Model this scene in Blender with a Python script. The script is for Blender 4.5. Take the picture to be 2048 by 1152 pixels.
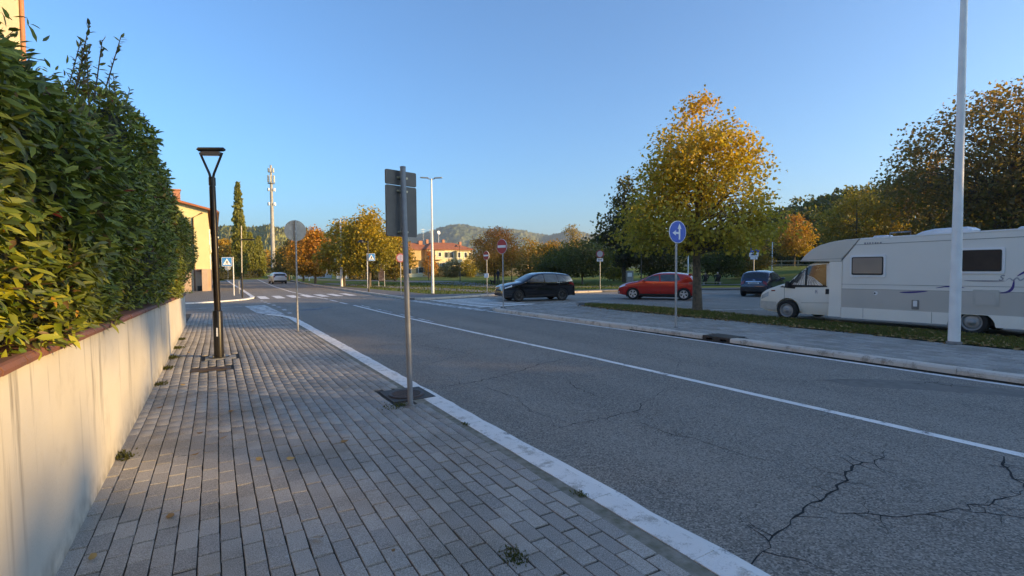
import bpy, bmesh, math, random
import numpy as np
from mathutils import Vector, Matrix, noise
R = math.radians
for o in list(bpy.data.objects): bpy.data.objects.remove(o, do_unlink=True)
scene = bpy.context.scene
COL = scene.collection
# ---------------------------------------------------------------- camera
F_PX, EYE = 1022.0, 1.75
def camera_axes():
    pitch = math.atan(39.5 / F_PX); yaw = math.atan(594 / F_PX); roll = 0.008
    fw = Vector((math.sin(yaw) * math.cos(pitch), math.cos(yaw) * math.cos(pitch), -math.sin(pitch)))
    rt = Vector((math.cos(yaw), -math.sin(yaw), 0)); up = rt.cross(fw)
    c, s = math.cos(roll), math.sin(roll)
    return fw, rt * c - up * s, rt * s + up * c
FW, RT, UP = camera_axes()
cd = bpy.data.cameras.new('camera'); cam = bpy.data.objects.new('camera', cd); COL.objects.link(cam)
cd.sensor_width = 36; cd.lens = 36 * F_PX / 2048; cd.clip_end = 9000; cd.clip_start = 0.05
m3 = Matrix((RT, UP, -FW)).transposed()
cam.matrix_world = Matrix.Translation((0, 0, EYE)) @ m3.to_4x4()
scene.camera = cam
def in_view(p, mx=1.03):
    v = Vector(p) - Vector((0, 0, EYE)); d = v.dot(FW)
    if d < .3: return None
    x = F_PX * v.dot(RT) / d / 1024; y = F_PX * v.dot(UP) / d / 576
    return d if abs(x) < mx and abs(y) < mx else None
# ---------------------------------------------------------------- sky and sun
SUN_EL, SUN_AZ = 12.0, 135.0          # degrees; azimuth clockwise from +Y
w = bpy.data.worlds.new('World'); scene.world = w; w.use_nodes = True
nt = w.node_tree; bg = nt.nodes['Background']
sky = nt.nodes.new('ShaderNodeTexSky'); sky.sky_type = 'NISHITA'; sky.sun_disc = False
sky.sun_elevation = R(SUN_EL); sky.sun_rotation = R(SUN_AZ)
sky.altitude = 100; sky.air_density = 1.0; sky.dust_density = 2.2; sky.ozone_density = 9.5
nt.links.new(sky.outputs[0], bg.inputs[0]); bg.inputs[1].default_value = 0.15
sd = bpy.data.lights.new('sun', 'SUN'); sun = bpy.data.objects.new('sun', sd); COL.objects.link(sun)
sd.energy = 2.0; sd.angle = R(0.9); sd.color = (1.0, 0.80, 0.52)
SUNV = Vector((math.cos(R(SUN_EL)) * math.sin(R(SUN_AZ)), math.cos(R(SUN_EL)) * math.cos(R(SUN_AZ)), math.sin(R(SUN_EL))))
sun.rotation_euler = SUNV.to_track_quat('Z', 'Y').to_euler(); sun.location = (30, -30, 30)
vs = scene.view_settings; vs.view_transform = 'Standard'; vs.look = 'None'; vs.gamma = 1; vs.use_curve_mapping = False
vs.exposure = 1.92
vs.use_white_balance = True; vs.white_balance_temperature = 13000; vs.white_balance_tint = 8
scene.render.engine = 'CYCLES'; scene.cycles.max_bounces = 6; scene.cycles.transparent_max_bounces = 8
# ---------------------------------------------------------------- helpers
rnd = random.Random(7)
def tag(o, label=None, cat=None, group=None, kind=None):
    if label: o['label'] = label
    if cat: o['category'] = cat
    if group: o['group'] = group
    if kind: o['kind'] = kind
    return o
def empty(name, loc=(0, 0, 0), rz=0, label=None, cat=None, group=None):
    o = bpy.data.objects.new(name, None); COL.objects.link(o); o.empty_display_size = .2
    o.location = loc; o.rotation_euler = (0, 0, rz)
    return tag(o, label, cat, group)
def link(name, me, parent=None, loc=None):
    o = bpy.data.objects.new(name, me); COL.objects.link(o)
    if parent is not None: o.parent = parent
    if loc is not None: o.location = loc
    return o
def copy_tree(o, parent=None):
    c = o.copy(); COL.objects.link(c); c.parent = parent
    for ch in list(o.children): copy_tree(ch, c)
    return c
def frame_of(d):
    d = Vector(d).normalized(); a = Vector((0, 0, 1)) if abs(d.z) < .9 else Vector((1, 0, 0))
    u = d.cross(a).normalized(); return u, d.cross(u).normalized(), d
class MB:
    def __init__(s): s.v = []; s.f = []; s.sm = []
    def add(s, vs_, fs, smooth=False):
        b = len(s.v); s.v += [tuple(p) for p in vs_]; s.f += [[b + i for i in f] for f in fs]; s.sm += [smooth] * len(fs); return s
    def box(s, c, d, rz=0, ch=0):
        x, y, z = [k / 2 for k in d]; cs, sn = math.cos(rz), math.sin(rz)
        if ch:
            P_ = []
            for zz, k in ((-z, 0), (z - ch, 0), (z, ch)):
                for a, b in ((-1, -1), (1, -1), (1, 1), (-1, 1)): P_.append((a * (x - k), b * (y - k), zz))
            F_ = [[3, 2, 1, 0], [8, 9, 10, 11]]
            for l in (0, 4):
                for i in range(4): j = (i + 1) % 4; F_.append([l + i, l + j, l + 4 + j, l + 4 + i])
        else:
            P_ = [(a * x, b * y, e * z) for e in (-1, 1) for a, b in ((-1, -1), (1, -1), (1, 1), (-1, 1))]
            F_ = [[3, 2, 1, 0], [4, 5, 6, 7], [0, 1, 5, 4], [1, 2, 6, 5], [2, 3, 7, 6], [3, 0, 4, 7]]
        return s.add([(c[0] + p[0] * cs - p[1] * sn, c[1] + p[0] * sn + p[1] * cs, c[2] + p[2]) for p in P_], F_)
    def tube(s, pts, rad, n=10, cap=True):
        pts = [Vector(p) for p in pts]
        if not hasattr(rad, '__len__'): rad = [rad] * len(pts)
        V, Fc = [], []
        for i, p in enumerate(pts):
            d = pts[min(i + 1, len(pts) - 1)] - pts[max(i - 1, 0)]
            u, v, _ = frame_of(d)
            for k in range(n):
                a = 2 * math.pi * k / n; V.append(p + (u * math.cos(a) + v * math.sin(a)) * rad[i])
        for i in range(len(pts) - 1):
            for k in range(n):
                k2 = (k + 1) % n; Fc.append([i * n + k, i * n + k2, (i + 1) * n + k2, (i + 1) * n + k])
        s.add(V, Fc, True)
        if cap:
            s.add(V[:n], [list(range(n))[::-1]]); s.add(V[-n:], [list(range(n))])
        return s
    def lathe(s, prof, n=24, axis='Z', c=(0, 0, 0)):
        V, Fc = [], []
        for (r, h) in prof:
            for k in range(n):
                a = 2 * math.pi * k / n; x, y = r * math.cos(a), r * math.sin(a)
                V.append({'Z': (x, y, h), 'Y': (x, h, y), 'X': (h, x, y)}[axis])
        for i in range(len(prof) - 1):
            for k in range(n):
                k2 = (k + 1) % n; Fc.append([i * n + k, i * n + k2, (i + 1) * n + k2, (i + 1) * n + k])
        return s.add([(p[0] + c[0], p[1] + c[1], p[2] + c[2]) for p in V], Fc, True)
    def prism(s, poly, o, u, v, nrm, t):          # polygon in plane (u,v) at o, thickness t along nrm
        o, u, v, nrm = Vector(o), Vector(u), Vector(v), Vector(nrm); n = len(poly)
        a = [o + u * p[0] + v * p[1] for p in poly]; b = [p + nrm * t for p in a]
        return s.add(a + b, [list(range(n))[::-1], list(range(n, 2 * n))] + [[i, (i + 1) % n, n + (i + 1) % n, n + i] for i in range(n)])
    def quad(s, *p): return s.add(p, [list(range(len(p)))])
    def me(s, name, mat):
        m = bpy.data.meshes.new(name); m.from_pydata(s.v, [], s.f); m.polygons.foreach_set('use_smooth', s.sm)
        if mat: m.materials.append(mat)
        m.validate(); m.update(); return m
    def build(s, name, mat, parent=None, loc=None, bevel=0, fix=True):
        m = s.me(name, mat)
        if fix:
            bm = bmesh.new(); bm.from_mesh(m); bmesh.ops.recalc_face_normals(bm, faces=bm.faces); bm.to_mesh(m); bm.free()
        o = link(name, m, parent, loc)
        if bevel:
            b = o.modifiers.new('bevel', 'BEVEL'); b.width = bevel; b.segments = 2; b.limit_method = 'ANGLE'; b.angle_limit = R(40)
        return o
def sheet(name, poly, z, mat, parent=None, kind='structure', thick=0):
    mb = MB(); n = len(poly)
    top = [(p[0], p[1], z) for p in poly]
    if thick: mb.prism([(p[0], p[1]) for p in poly], (0, 0, z - thick), (1, 0, 0), (0, 1, 0), (0, 0, 1), thick)
    else: mb.quad(*top)
    o = mb.build(name, mat, parent)
    if not thick and o.data.polygons[0].normal.z < 0: o.data.flip_normals()
    if kind: o['kind'] = kind
    return o
def np_mesh(name, V, faces, mat, colors=None, smooth=False):   # faces: int array (n,k)
    V = np.asarray(V, np.float32); faces = np.asarray(faces, np.int32); n, k = faces.shape
    m = bpy.data.meshes.new(name)
    m.vertices.add(len(V)); m.vertices.foreach_set('co', V.ravel())
    m.loops.add(n * k); m.loops.foreach_set('vertex_index', faces.ravel())
    m.polygons.add(n); m.polygons.foreach_set('loop_start', np.arange(0, n * k, k, dtype=np.int32)); m.polygons.foreach_set('loop_total', np.full(n, k, np.int32))
    if smooth: m.polygons.foreach_set('use_smooth', np.ones(n, bool))
    if colors is not None:
        a = m.color_attributes.new('col', 'FLOAT_COLOR', 'POINT')
        c = np.ones((len(V), 4), np.float32); c[:, :3] = colors; a.data.foreach_set('color', c.ravel())
    m.materials.append(mat); m.update(); m.validate(); return m
LEAF_V = np.array([(0, 0, 0), (.17, .30, .0), (0, .32, -.05), (-.17, .30, .0), (.13, .68, -.03), (0, .7, -.08), (-.13, .68, -.03), (0, 1, -.16)])
LEAF_F = np.array([(0, 1, 2), (0, 2, 3), (1, 4, 5), (1, 5, 2), (2, 5, 6), (2, 6, 3), (4, 7, 5), (5, 7, 6)])
QUAD_V = np.array([(0, 0, 0), (.42, .5, .1), (0, 1, -.08), (-.42, .5, .1)]); QUAD_F = np.array([(0, 1, 2), (0, 2, 3)])
def rot_from(d, up):                                # arrays (n,3): leaf axis y=d
    d = d / np.linalg.norm(d, axis=1, keepdims=True)
    x = np.cross(d, up); x /= np.linalg.norm(x, axis=1, keepdims=True) + 1e-9
    z = np.cross(x, d); return np.stack([x, d, z], axis=2)
def leaf_cloud(name, pos, d, up, size, col, mat, tv=QUAD_V, tf=QUAD_F):
    Rm = rot_from(d, up); n = len(pos); k = len(tv)
    V = np.einsum('nij,kj->nki', Rm, tv) * size[:, None, None] + pos[:, None, :]
    Fc = (tf[None] + (np.arange(n) * k)[:, None, None]).reshape(-1, 3)
    return np_mesh(name, V.reshape(-1, 3), Fc, mat, np.repeat(col, k, axis=0))
# ---------------------------------------------------------------- materials
def newmat(name):
    m = bpy.data.materials.new(name); m.use_nodes = True; t = m.node_tree
    return m, t, t.nodes['Principled BSDF']
class NT:
    def __init__(s, t): s.t = t
    def n(s, typ, ins={}, **kw):
        a = s.t.nodes.new('ShaderNode' + typ)
        for k, v in kw.items(): setattr(a, k, v)
        for k, v in ins.items():
            i = a.inputs[k]
            if isinstance(v, bpy.types.NodeSocket): s.t.links.new(v, i)
            else: i.default_value = v
        return a
    def pos(s): return s.n('NewGeometry').outputs['Position']
    def noise(s, vec, scale, detail=3, rough=.55): return s.n('TexNoise', {'Vector': vec, 'Scale': scale, 'Detail': detail, 'Roughness': rough}).outputs['Fac']
    def mapr(s, val, a, b, c=0., d=1.): return s.n('MapRange', {0: val, 1: a, 2: b, 3: c, 4: d}).outputs[0]
    def mix(s, f, a, b, mode='MIX'):
        x = s.n('Mix', data_type='RGBA', blend_type=mode)
        for i, v in ((0, f), (6, a), (7, b)):
            if isinstance(v, bpy.types.NodeSocket): s.t.links.new(v, x.inputs[i])
            else: x.inputs[i].default_value = (*v, 1) if hasattr(v, '__len__') and len(v) == 3 else v
        return x.outputs[2]
    def math(s, op, a, b=0.):
        return s.n('Math', {0: a, 1: b}, operation=op).outputs[0]
    def bump(s, h, strength=.3, dist=.01): return s.n('Bump', {'Height': h, 'Strength': strength, 'Distance': dist}).outputs[0]
    def link(s, a, b): s.t.links.new(a, b)
MATS = {}
def P(name, col, rough=.55, metal=0, col2=None, scale=4., detail=4, bump=0, bscale=60, coat=0, spec=.5, lo=.35, hi=.65, local=False):
    if name in MATS: return MATS[name]
    m, t, p = newmat(name); N = NT(t)
    p.inputs['Roughness'].default_value = rough; p.inputs['Metallic'].default_value = metal
    p.inputs['Specular IOR Level'].default_value = spec; p.inputs['Coat Weight'].default_value = coat; p.inputs['Coat Roughness'].default_value = .05
    vec = N.n('TexCoord').outputs['Object'] if local else N.pos()
    if col2 is None: col2 = tuple(c * .82 for c in col)
    f = N.mapr(N.noise(vec, scale, detail), lo, hi)
    N.link(N.mix(f, col, col2), p.inputs['Base Color'])
    if bump: N.link(N.bump(N.noise(vec, bscale, 3), bump, .01), p.inputs['Normal'])
    MATS[name] = m; return m
def leaf_mat(name, trans=.45, rough=.5, spec=.4):
    m, t, p = newmat(name); N = NT(t)
    a = N.n('Attribute', attribute_name='col').outputs['Color']
    N.link(a, p.inputs['Base Color']); p.inputs['Roughness'].default_value = rough; p.inputs['Specular IOR Level'].default_value = spec
    tr = N.n('BsdfTranslucent', {'Color': N.mix(.35, a, (.5, .45, .05))})
    mx = N.n('MixShader', {0: trans, 1: p.outputs[0], 2: tr.outputs[0]})
    N.link(mx.outputs[0], t.nodes['Material Output'].inputs['Surface']); return m
M_LITTER = leaf_mat('dry_leaf', .04, .7, .2); M_LEAF = leaf_mat('tree_leaf'); M_HEDGE = leaf_mat('hedge_leaf', .15, .48, .28)
M_BARK = P('bark', (.16, .12, .085), .9, col2=(.07, .055, .04), scale=9, bump=.8, bscale=35)
M_STEEL = P('galvanised_steel', (.42, .43, .44), .45, .6, col2=(.32, .33, .34), scale=12)
M_STEELD = P('grey_painted_steel', (.28, .29, .30), .5, .3, scale=8)
M_SIGNBACK = P('sign_back_grey', (.15, .135, .12), .55, .2, col2=(.12, .11, .10), scale=6)
M_SIGNBACK2 = P('sign_back_light', (.46, .40, .34), .5, .3, scale=6)
M_BLACK = P('black_paint_metal', (.018, .016, .015), .35, .3, col2=(.03, .026, .022), scale=5)
M_WHITEP = P('white_painted_pole', (.84, .82, .79), .45, 0, col2=(.74, .72, .70), scale=3)
M_WHITE = P('white_film', (.8, .8, .8), .4, col2=(.76, .76, .76))
M_SBLUE = P('sign_blue', (.015, .13, .52), .35, col2=(.012, .115, .47)); M_SRED = P('sign_red', (.55, .015, .012), .35, col2=(.48, .014, .012))
M_SBLACK = P('sign_black', (.01, .01, .01), .5)
M_RUBBER = P('rubber', (.013, .013, .014), .8, col2=(.02, .02, .02), scale=30)
M_GLASS = P('dark_glass', (.012, .016, .018), .06, 0, col2=(.02, .025, .028), spec=.8)
M_LAMPGLASS = P('lamp_glass', (.75, .76, .74), .15, 0, spec=.6)
M_IRON = P('cast_iron', (.045, .04, .038), .6, .4, col2=(.075, .055, .042), scale=14, bump=.4, bscale=90)
def asphalt():
    m, t, p = newmat('asphalt'); N = NT(t); v = N.pos()
    big = N.mapr(N.noise(v, .22, 4), .35, .7)
    c = N.mix(big, (.185, .162, .138), (.235, .205, .174))
    streak = N.noise(N.n('Mapping', {'Vector': v, 'Scale': (1.6, .09, 1)}).outputs[0], 1.0, 3)
    c = N.mix(N.mapr(streak, .45, .75, 0, .5), c, (.150, .132, .115))
    X = N.n('SeparateXYZ', {0: v}).outputs[0]; tk = N.math('ABSOLUTE', N.math('SINE', N.math('MULTIPLY', N.math('SUBTRACT', X, 2.75), 1.78)))
    c = N.mix(N.math('MULTIPLY', N.mapr(tk, .55, 1.0, 0, .55), N.mapr(N.noise(v, .5, 4), .3, .6)), c, (.285, .25, .212))
    c = N.mix(N.mapr(N.noise(v, 1.7, 5, .65), .60, .74, 0, .55), c, (.10, .09, .08))
    vo = N.n('TexVoronoi', {'Vector': v, 'Scale': 85.}); g1 = N.n('SeparateColor', {0: vo.outputs['Color']}).outputs[0]
    c = N.mix(N.mapr(g1, .55, .95, 0, .8), c, (.40, .35, .30)); c = N.mix(N.mapr(g1, .0, .32, .75, 0), c, (.045, .042, .04))
    N.link(c, p.inputs['Base Color']); p.inputs['Roughness'].default_value = .82; p.inputs['Specular IOR Level'].default_value = .35
    h = N.math('ADD', N.n('TexVoronoi', {'Vector': v, 'Scale': 110.}).outputs['Distance'], N.math('MULTIPLY', N.noise(v, 3, 3), 3))
    N.link(N.bump(h, .55, .006), p.inputs['Normal']); return m
M_ASPH = asphalt()
def paver_mat(name, a, b, dirt):
    m, t, p = newmat(name); N = NT(t); v = N.pos()
    r = N.math('FRACT', N.math('ADD', N.n('Attribute', attribute_name='v').outputs['Fac'], N.n('ObjectInfo').outputs['Random']))
    c = N.mix(r, a, b)
    c = N.mix(N.mapr(N.noise(v, 1.1, 5), .47, .68, 0, .75), c, dirt)
    g = N.noise(v, 160, 2); c = N.mix(N.mapr(g, .45, .7, 0, .5), c, tuple(k * 1.7 for k in b)); c = N.mix(N.mapr(g, .5, .32, 0, .5), c, tuple(k * .45 for k in a))
    sp = N.n('TexVoronoi', {'Vector': v, 'Scale': 3.3}).outputs['Distance']
    c = N.mix(N.mapr(sp, .045, .03, 0, .75), c, (.42, .42, .41))
    N.link(c, p.inputs['Base Color']); p.inputs['Roughness'].default_value = .85
    N.link(N.bump(N.noise(v, 120, 3), .5, .006), p.inputs['Normal']); return m
M_PAVER = paver_mat('concrete_paver', (.235, .218, .20), (.385, .350, .312), (.15, .13, .10))
def paint_mat(name, col, under, amt, sc):
    m, t, p = newmat(name); N = NT(t); v = N.pos()
    f = N.mapr(N.math('ADD', N.math('MULTIPLY', N.noise(v, sc, 6, .7), .75), N.math('MULTIPLY', N.noise(v, sc * 14, 3), .25)), amt - .06, amt + .05)
    c = N.mix(f, col, under); c = N.mix(N.mapr(N.noise(v, .7, 4), .4, .8, 0, .35), c, tuple(k * .6 for k in col))
    N.link(c, p.inputs['Base Color']); p.inputs['Roughness'].default_value = .7
    N.link(N.bump(N.noise(v, 70, 4), .5, .008), p.inputs['Normal']); return m
M_LINE = paint_mat('road_paint', (.82, .79, .75), (.10, .10, .10), .60, 5)
M_LINEW = paint_mat('worn_road_paint', (.68, .66, .63), (.11, .11, .115), .52, 4)
M_GHOST = paint_mat('ghost_road_paint', (.17, .18, .19), (.085, .086, .09), .5, 3)
M_KERBW = paint_mat('whitewashed_kerb', (.80, .77, .73), (.42, .38, .33), .57, 6)
M_KERBR = paint_mat('travertine_kerb', (.62, .53, .45), (.32, .26, .21), .56, 4)
def plaster():
    m, t, p = newmat('cream_plaster'); N = NT(t); v = N.pos()
    c = N.mix(N.mapr(N.noise(v, .9, 5), .4, .7), (.60, .55, .47), (.52, .475, .405))
    st = N.noise(N.n('Mapping', {'Vector': v, 'Scale': (3, 3.0, .22)}).outputs[0], 2.2, 5, .65)
    sep = N.n('SeparateXYZ', {0: v}).outputs[2]
    c = N.mix(N.mapr(N.noise(v, 2.6, 6, .7), .56, .72, 0, .45), c, (.40, .355, .295))
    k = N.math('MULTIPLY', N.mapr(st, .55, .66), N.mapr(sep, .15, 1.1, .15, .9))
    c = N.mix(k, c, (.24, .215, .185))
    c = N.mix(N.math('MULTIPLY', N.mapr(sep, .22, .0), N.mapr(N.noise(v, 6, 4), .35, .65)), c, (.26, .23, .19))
    N.link(c, p.inputs['Base Color']); p.inputs['Roughness'].default_value = .9
    N.link(N.bump(N.noise(v, 45, 5), .35, .006), p.inputs['Normal']); return m
M_PLASTER = plaster()
def grass_ground(name, a, b, c3):
    m, t, p = newmat(name); N = NT(t); v = N.pos()
    c = N.mix(N.mapr(N.noise(v, .35, 5), .35, .65), a, b); c = N.mix(N.mapr(N.noise(v, 9, 4), .52, .7, 0, .7), c, c3)
    N.link(c, p.inputs['Base Color']); p.inputs['Roughness'].default_value = .95; p.inputs['Specular IOR Level'].default_value = .1
    N.link(N.bump(N.noise(v, 18, 4), 1, .06), p.inputs['Normal']); return m
M_LAWN = grass_ground('lawn', (.11, .155, .036), (.155, .19, .046), (.20, .18, .07))
M_SOIL = grass_ground('leafy_turf', (.08, .09, .03), (.11, .095, .045), (.18, .12, .06))
M_PATH = P('gravel_path', (.23, .21, .19), .9, col2=(.17, .155, .14), scale=3, bump=.5, bscale=60)
M_SAND = P('joint_sand', (.032, .030, .027), .95, col2=(.05, .045, .035), scale=8)
# ================================================================ SETTING
ROAD = -0.06
def smooth(a, b, x):
    t = max(0., min(1., (x - a) / (b - a))); return t * t * (3 - 2 * t)
def lawn_h(x, y): return 1.7 * smooth(46, 74, x) * smooth(110, 70, y) + .05 * math.sin(x * .21) * math.sin(y * .17) * smooth(20, 34, x)
sheet('ground', [(-3500, -3500), (3500, -3500), (3500, 3500), (-3500, 3500)], -.16, M_LAWN)
road = sheet('road', [(2.36, -16), (10.6, -16), (10.6, 19.2), (17, 21), (17, -16), (46, -16), (46, 20), (34, 25.2), (31, 27.6), (24, 29), (15, 29.2), (11.4, 28.2), (9.6, 29.6), (9.6, 60), (10.2, 90), (14, 130), (18, 178), (0, 178), (1.9, 100), (2.3, 36.6), (-30, 33), (-30, 24.3), (1.2, 24.3), (2.36, 21)], ROAD, M_ASPH)
# lawn with the bank rising to the right
def lawn():
    V = []; Fq = []; xs = [9.2 + i * 2.2 for i in range(96)]; ys = [-30 + j * 3.0 for j in range(80)]
    lot = [(9, -40), (34.6, -40), (34.6, 25.6), (31.4, 28.2), (24, 29.6), (15.3, 29.8), (12.3, 31.5), (11.9, 40), (11.4, 51), (10.6, 62), (10.6, 76), (11.2, 90), (15, 131), (19, 210), (9, 210)]
    for y in ys:
        for x in xs: V.append((x, y, lawn_h(x, y)))
    n = len(xs)
    for j in range(len(ys) - 1):
        for i in range(n - 1): Fq.append((j * n + i, j * n + i + 1, (j + 1) * n + i + 1, (j + 1) * n + i))
    bm = bmesh.new(); bv = [bm.verts.new(p) for p in V]
    for f in Fq: bm.faces.new([bv[k] for k in f])
    # cut along the kerb outline and drop what lies on the street side
    for a, b in zip(lot, lot[1:]):
        d = Vector((b[0] - a[0], b[1] - a[1], 0)); nrm = Vector((-d.y, d.x, 0)).normalized()
        lo, hi = min(a[1], b[1]) - 3.1, max(a[1], b[1]) + 3.1; l2, h2 = min(a[0], b[0]) - 2.3, max(a[0], b[0]) + 2.3
        fs = [f for f in bm.faces if lo <= f.calc_center_median().y <= hi and l2 <= f.calc_center_median().x <= h2]
        g = set(fs); [g.update(f.edges) for f in fs]; [g.update(f.verts) for f in fs]
        bmesh.ops.bisect_plane(bm, geom=list(g), plane_co=(a[0], a[1], 0), plane_no=nrm)
    def inside(x, y):
        c = False; n_ = len(lot)
        for i in range(n_):
            x1, y1 = lot[i]; x2, y2 = lot[(i + 1) % n_]
            if (y1 > y) != (y2 > y) and x < (x2 - x1) * (y - y1) / (y2 - y1) + x1: c = not c
        return c
    bad = [f for f in bm.faces if inside(*f.calc_center_median().xy)]
    bmesh.ops.delete(bm, geom=bad, context='FACES')
    m = bpy.data.meshes.new('lawn'); bm.to_mesh(m); bm.free(); m.materials.append(M_LAWN)
    o = link('lawn', m); o['kind'] = 'structure'; return o
lawn()
def ribbon(name, left, right, z, mat, kind='structure', drape=False):
    mb = MB()
    for i in range(len(left) - 1):
        a, b, c, d = left[i], right[i], right[i + 1], left[i + 1]
        mb.quad(*[(p[0], p[1], z + (lawn_h(*p) if drape else 0)) for p in (a, b, c, d)])
    o = mb.build(name, mat); o['kind'] = kind; return o
ribbon('park_path', [(16.9, 29.9), (16.6, 34.3), (15.3, 40), (14.3, 45), (12.6, 55), (11.4, 66)], [(18.9, 29.9), (18.3, 37.5), (17.4, 45.5), (16.2, 50.2), (14.2, 60), (12.8, 68)], .03, M_PATH, drape=True)
ribbon('park_path', [(20.0, 36), (21, 39.2), (22, 48.6), (22.3, 58), (21.8, 68), (18, 80), (14, 92)], [(23.2, 38), (24.0, 43.2), (27.2, 55), (28.6, 63.8), (26.6, 70), (21, 84), (16, 95)], .034, M_PATH, drape=True)
ribbon('park_path', [(21.5, 37.0), (28, 36.2), (36, 34.2), (44, 30)], [(21.8, 38.4), (28, 37.6), (36, 35.6), (45, 31.4)], .038, M_PATH, drape=True)
sheet('far_pavement', [(9.9, 28.9), (11.2, 28.6), (15, 29.55), (24, 29.35), (31.2, 28.0), (34.3, 25.4), (46, 20.4), (46, 22.0), (35, 27.0), (31.8, 29.6), (24, 31.0), (15.5, 31.2), (12.6, 32.4), (11.9, 40.7), (11.4, 51), (10.5, 62), (10.4, 76), (11, 90), (10.6, 90), (9.9, 60)], .052, P('pavement_grey', (.15, .148, .15), .9, col2=(.115, .113, .112), scale=2.5, bump=.3, bscale=40), thick=.2)
# ---------------- near pavement with concrete pavers
side_poly = [(-.87, -5), (2.47, -5), (2.27, 20.0), (2.1, 21.3), (1.55, 22.9), (.55, 24.2), (-.6, 24.7), (-6, 24.7), (-6, 19.75), (-.87, 19.75)]
pav = sheet('pavement', side_poly, -.014, M_SAND, thick=.12)
def pip(poly, x, y):
    c = False; n = len(poly)
    for i in range(n):
        x1, y1 = poly[i]; x2, y2 = poly[(i + 1) % n]
        if (y1 > y) != (y2 > y) and x < (x2 - x1) * (y - y1) / (y2 - y1) + x1: c = not c
    return c
HOLES = [(1.98, 2.6, 6.55, 7.25), (-.22, .34, 11.62, 12.06), (-.42, .22, 10.35, 10.68)]
def paver_me(name, w_, l_, mat):
    mb = MB(); mb.box((0, 0, -.02), (w_, l_, .04), 0, .003); return mb.me(name, mat)
PW, PL = .1225, .258
pv = [paver_me('paver', PW - .0075 - k * .001, PL - .014 - k * .002, M_PAVER) for k in range(3)]
def pavers(poly, x0, x1, y0, y1, z, parent, holes, n_single, wob, vmesh):
    spots = []
    for r in range(int((x1 - x0) / PW)):
        for c in range(int((y1 - y0) / PL) + 1):
            y = y0 + c * PL + (PL / 2 if r % 2 else 0) + rnd.uniform(-.006, .006)
            x = x0 + (r + .5) * PW
            x += wob * math.exp(-((y - 12.0) / 3.2) ** 2) * .05 * math.sin(x * 2.2) + .006 * math.sin(y * .9 + r * .1)
            if not all(pip(poly, x + a * PW * .5, y + b * PL * .5) for a in (-1, 1) for b in (-1, 1)): continue
            if any(h[0] - .04 < x < h[1] + .04 and h[2] - .1 < y < h[3] + .1 for h in holes): continue
            spots.append((x, y, z + rnd.uniform(-.0025, .0025) + .004 * math.sin(x * 3 + y * 1.7), rnd.uniform(-.02, .02)))
    near = sorted([(in_view(s[:3]) or 1e9, s) for s in spots], key=lambda t: t[0])
    for d, s in near[:n_single]:
        o = link('paver', rnd.choice(vmesh), parent, s[:3]); o.rotation_euler = (rnd.uniform(-.008, .008), rnd.uniform(-.012, .012), s[3])
    tv = np.array([vmesh[0].vertices[i].co[:] for i in range(len(vmesh[0].vertices))])
    quads = np.array([list(p.vertices) for p in vmesh[0].polygons])
    rest = np.array([s for d, s in near[n_single:]]); n = len(rest); k = len(tv)
    ca, sa = np.cos(rest[:, 3]), np.sin(rest[:, 3])
    V = np.empty((n, k, 3)); V[:, :, 0] = tv[None, :, 0] * ca[:, None] - tv[None, :, 1] * sa[:, None] + rest[:, None, 0]
    V[:, :, 1] = tv[None, :, 0] * sa[:, None] + tv[None, :, 1] * ca[:, None] + rest[:, None, 1]; V[:, :, 2] = tv[None, :, 2] + rest[:, None, 2]
    Fc = (quads[None] + (np.arange(n) * k)[:, None, None]).reshape(-1, 4)
    me = np_mesh('paver_field', V.reshape(-1, 3), Fc, M_PAVER)
    at_ = me.attributes.new('v', 'FLOAT', 'POINT'); at_.data.foreach_set('value', np.repeat(np.random.RandomState(3).rand(n), k).astype(np.float32))
    o = link('paver_field', me, parent); o['kind'] = 'stuff'; return o
pavers([(-.93, p[1]) if p[0] == -.87 else p for p in side_poly], -.868, 2.50, -4.5, 24.7, 0, pav, HOLES, 300, 1, pv)
# ---------------- left kerb of whitewashed stones
def kx(y): return 2.655 - .0078 * y
kerb = sheet('kerb', [(2.46, -5), (2.6, -5), (2.44, 20.2), (2.30, 20.2)], -.05, M_SAND, thick=.1)
def stone(name, a, b, w_, h_, z0, mat, parent, side=1, ch=.02):
    a, b = Vector((*a, 0)), Vector((*b, 0)); d = (b - a); L = d.length; d.normalize(); n = Vector((-d.y, d.x, 0)) * side
    mb = MB(); g = .004; segs = max(2, int(L / .25)); V = []; prof = [(0, 0), (0, h_ - ch), (ch, h_), (w_, h_ - .004), (w_, 0)]
    for i in range(segs + 1):
        p = a + d * (g + (L - 2 * g) * i / segs)
        for (q, hh) in prof:
            j = rnd.uniform(-.005, .005) if hh > 0 else 0
            V.append(p + n * (q + (j if q < w_ else 0)) + Vector((0, 0, z0 + hh + j * .6)))
    k = len(prof); Fc = [[i * k + m_, i * k + (m_ + 1) % k, (i + 1) * k + (m_ + 1) % k, (i + 1) * k + m_] for i in range(segs) for m_ in range(k)]
    Fc += [list(range(k)), list(range(segs * k, segs * k + k))[::-1]]
    mb.add(V, Fc); return mb.build(name, mat, parent)
sheet('mortar_edge', [(kx(-5) - .36, -5), (kx(-5) - .2, -5), (kx(20) - .2, 20), (kx(20) - .36, 20)], -.009, P('mossy_mortar', (.27, .245, .205), .95, col2=(.15, .14, .10), scale=9, bump=.6, bscale=50), pav, None)
ys = [-5, -4, -3, -2, -1, 0.1, 1.1, 2.05, 3.0, 4.1, 5.2, 6.54]
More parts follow.
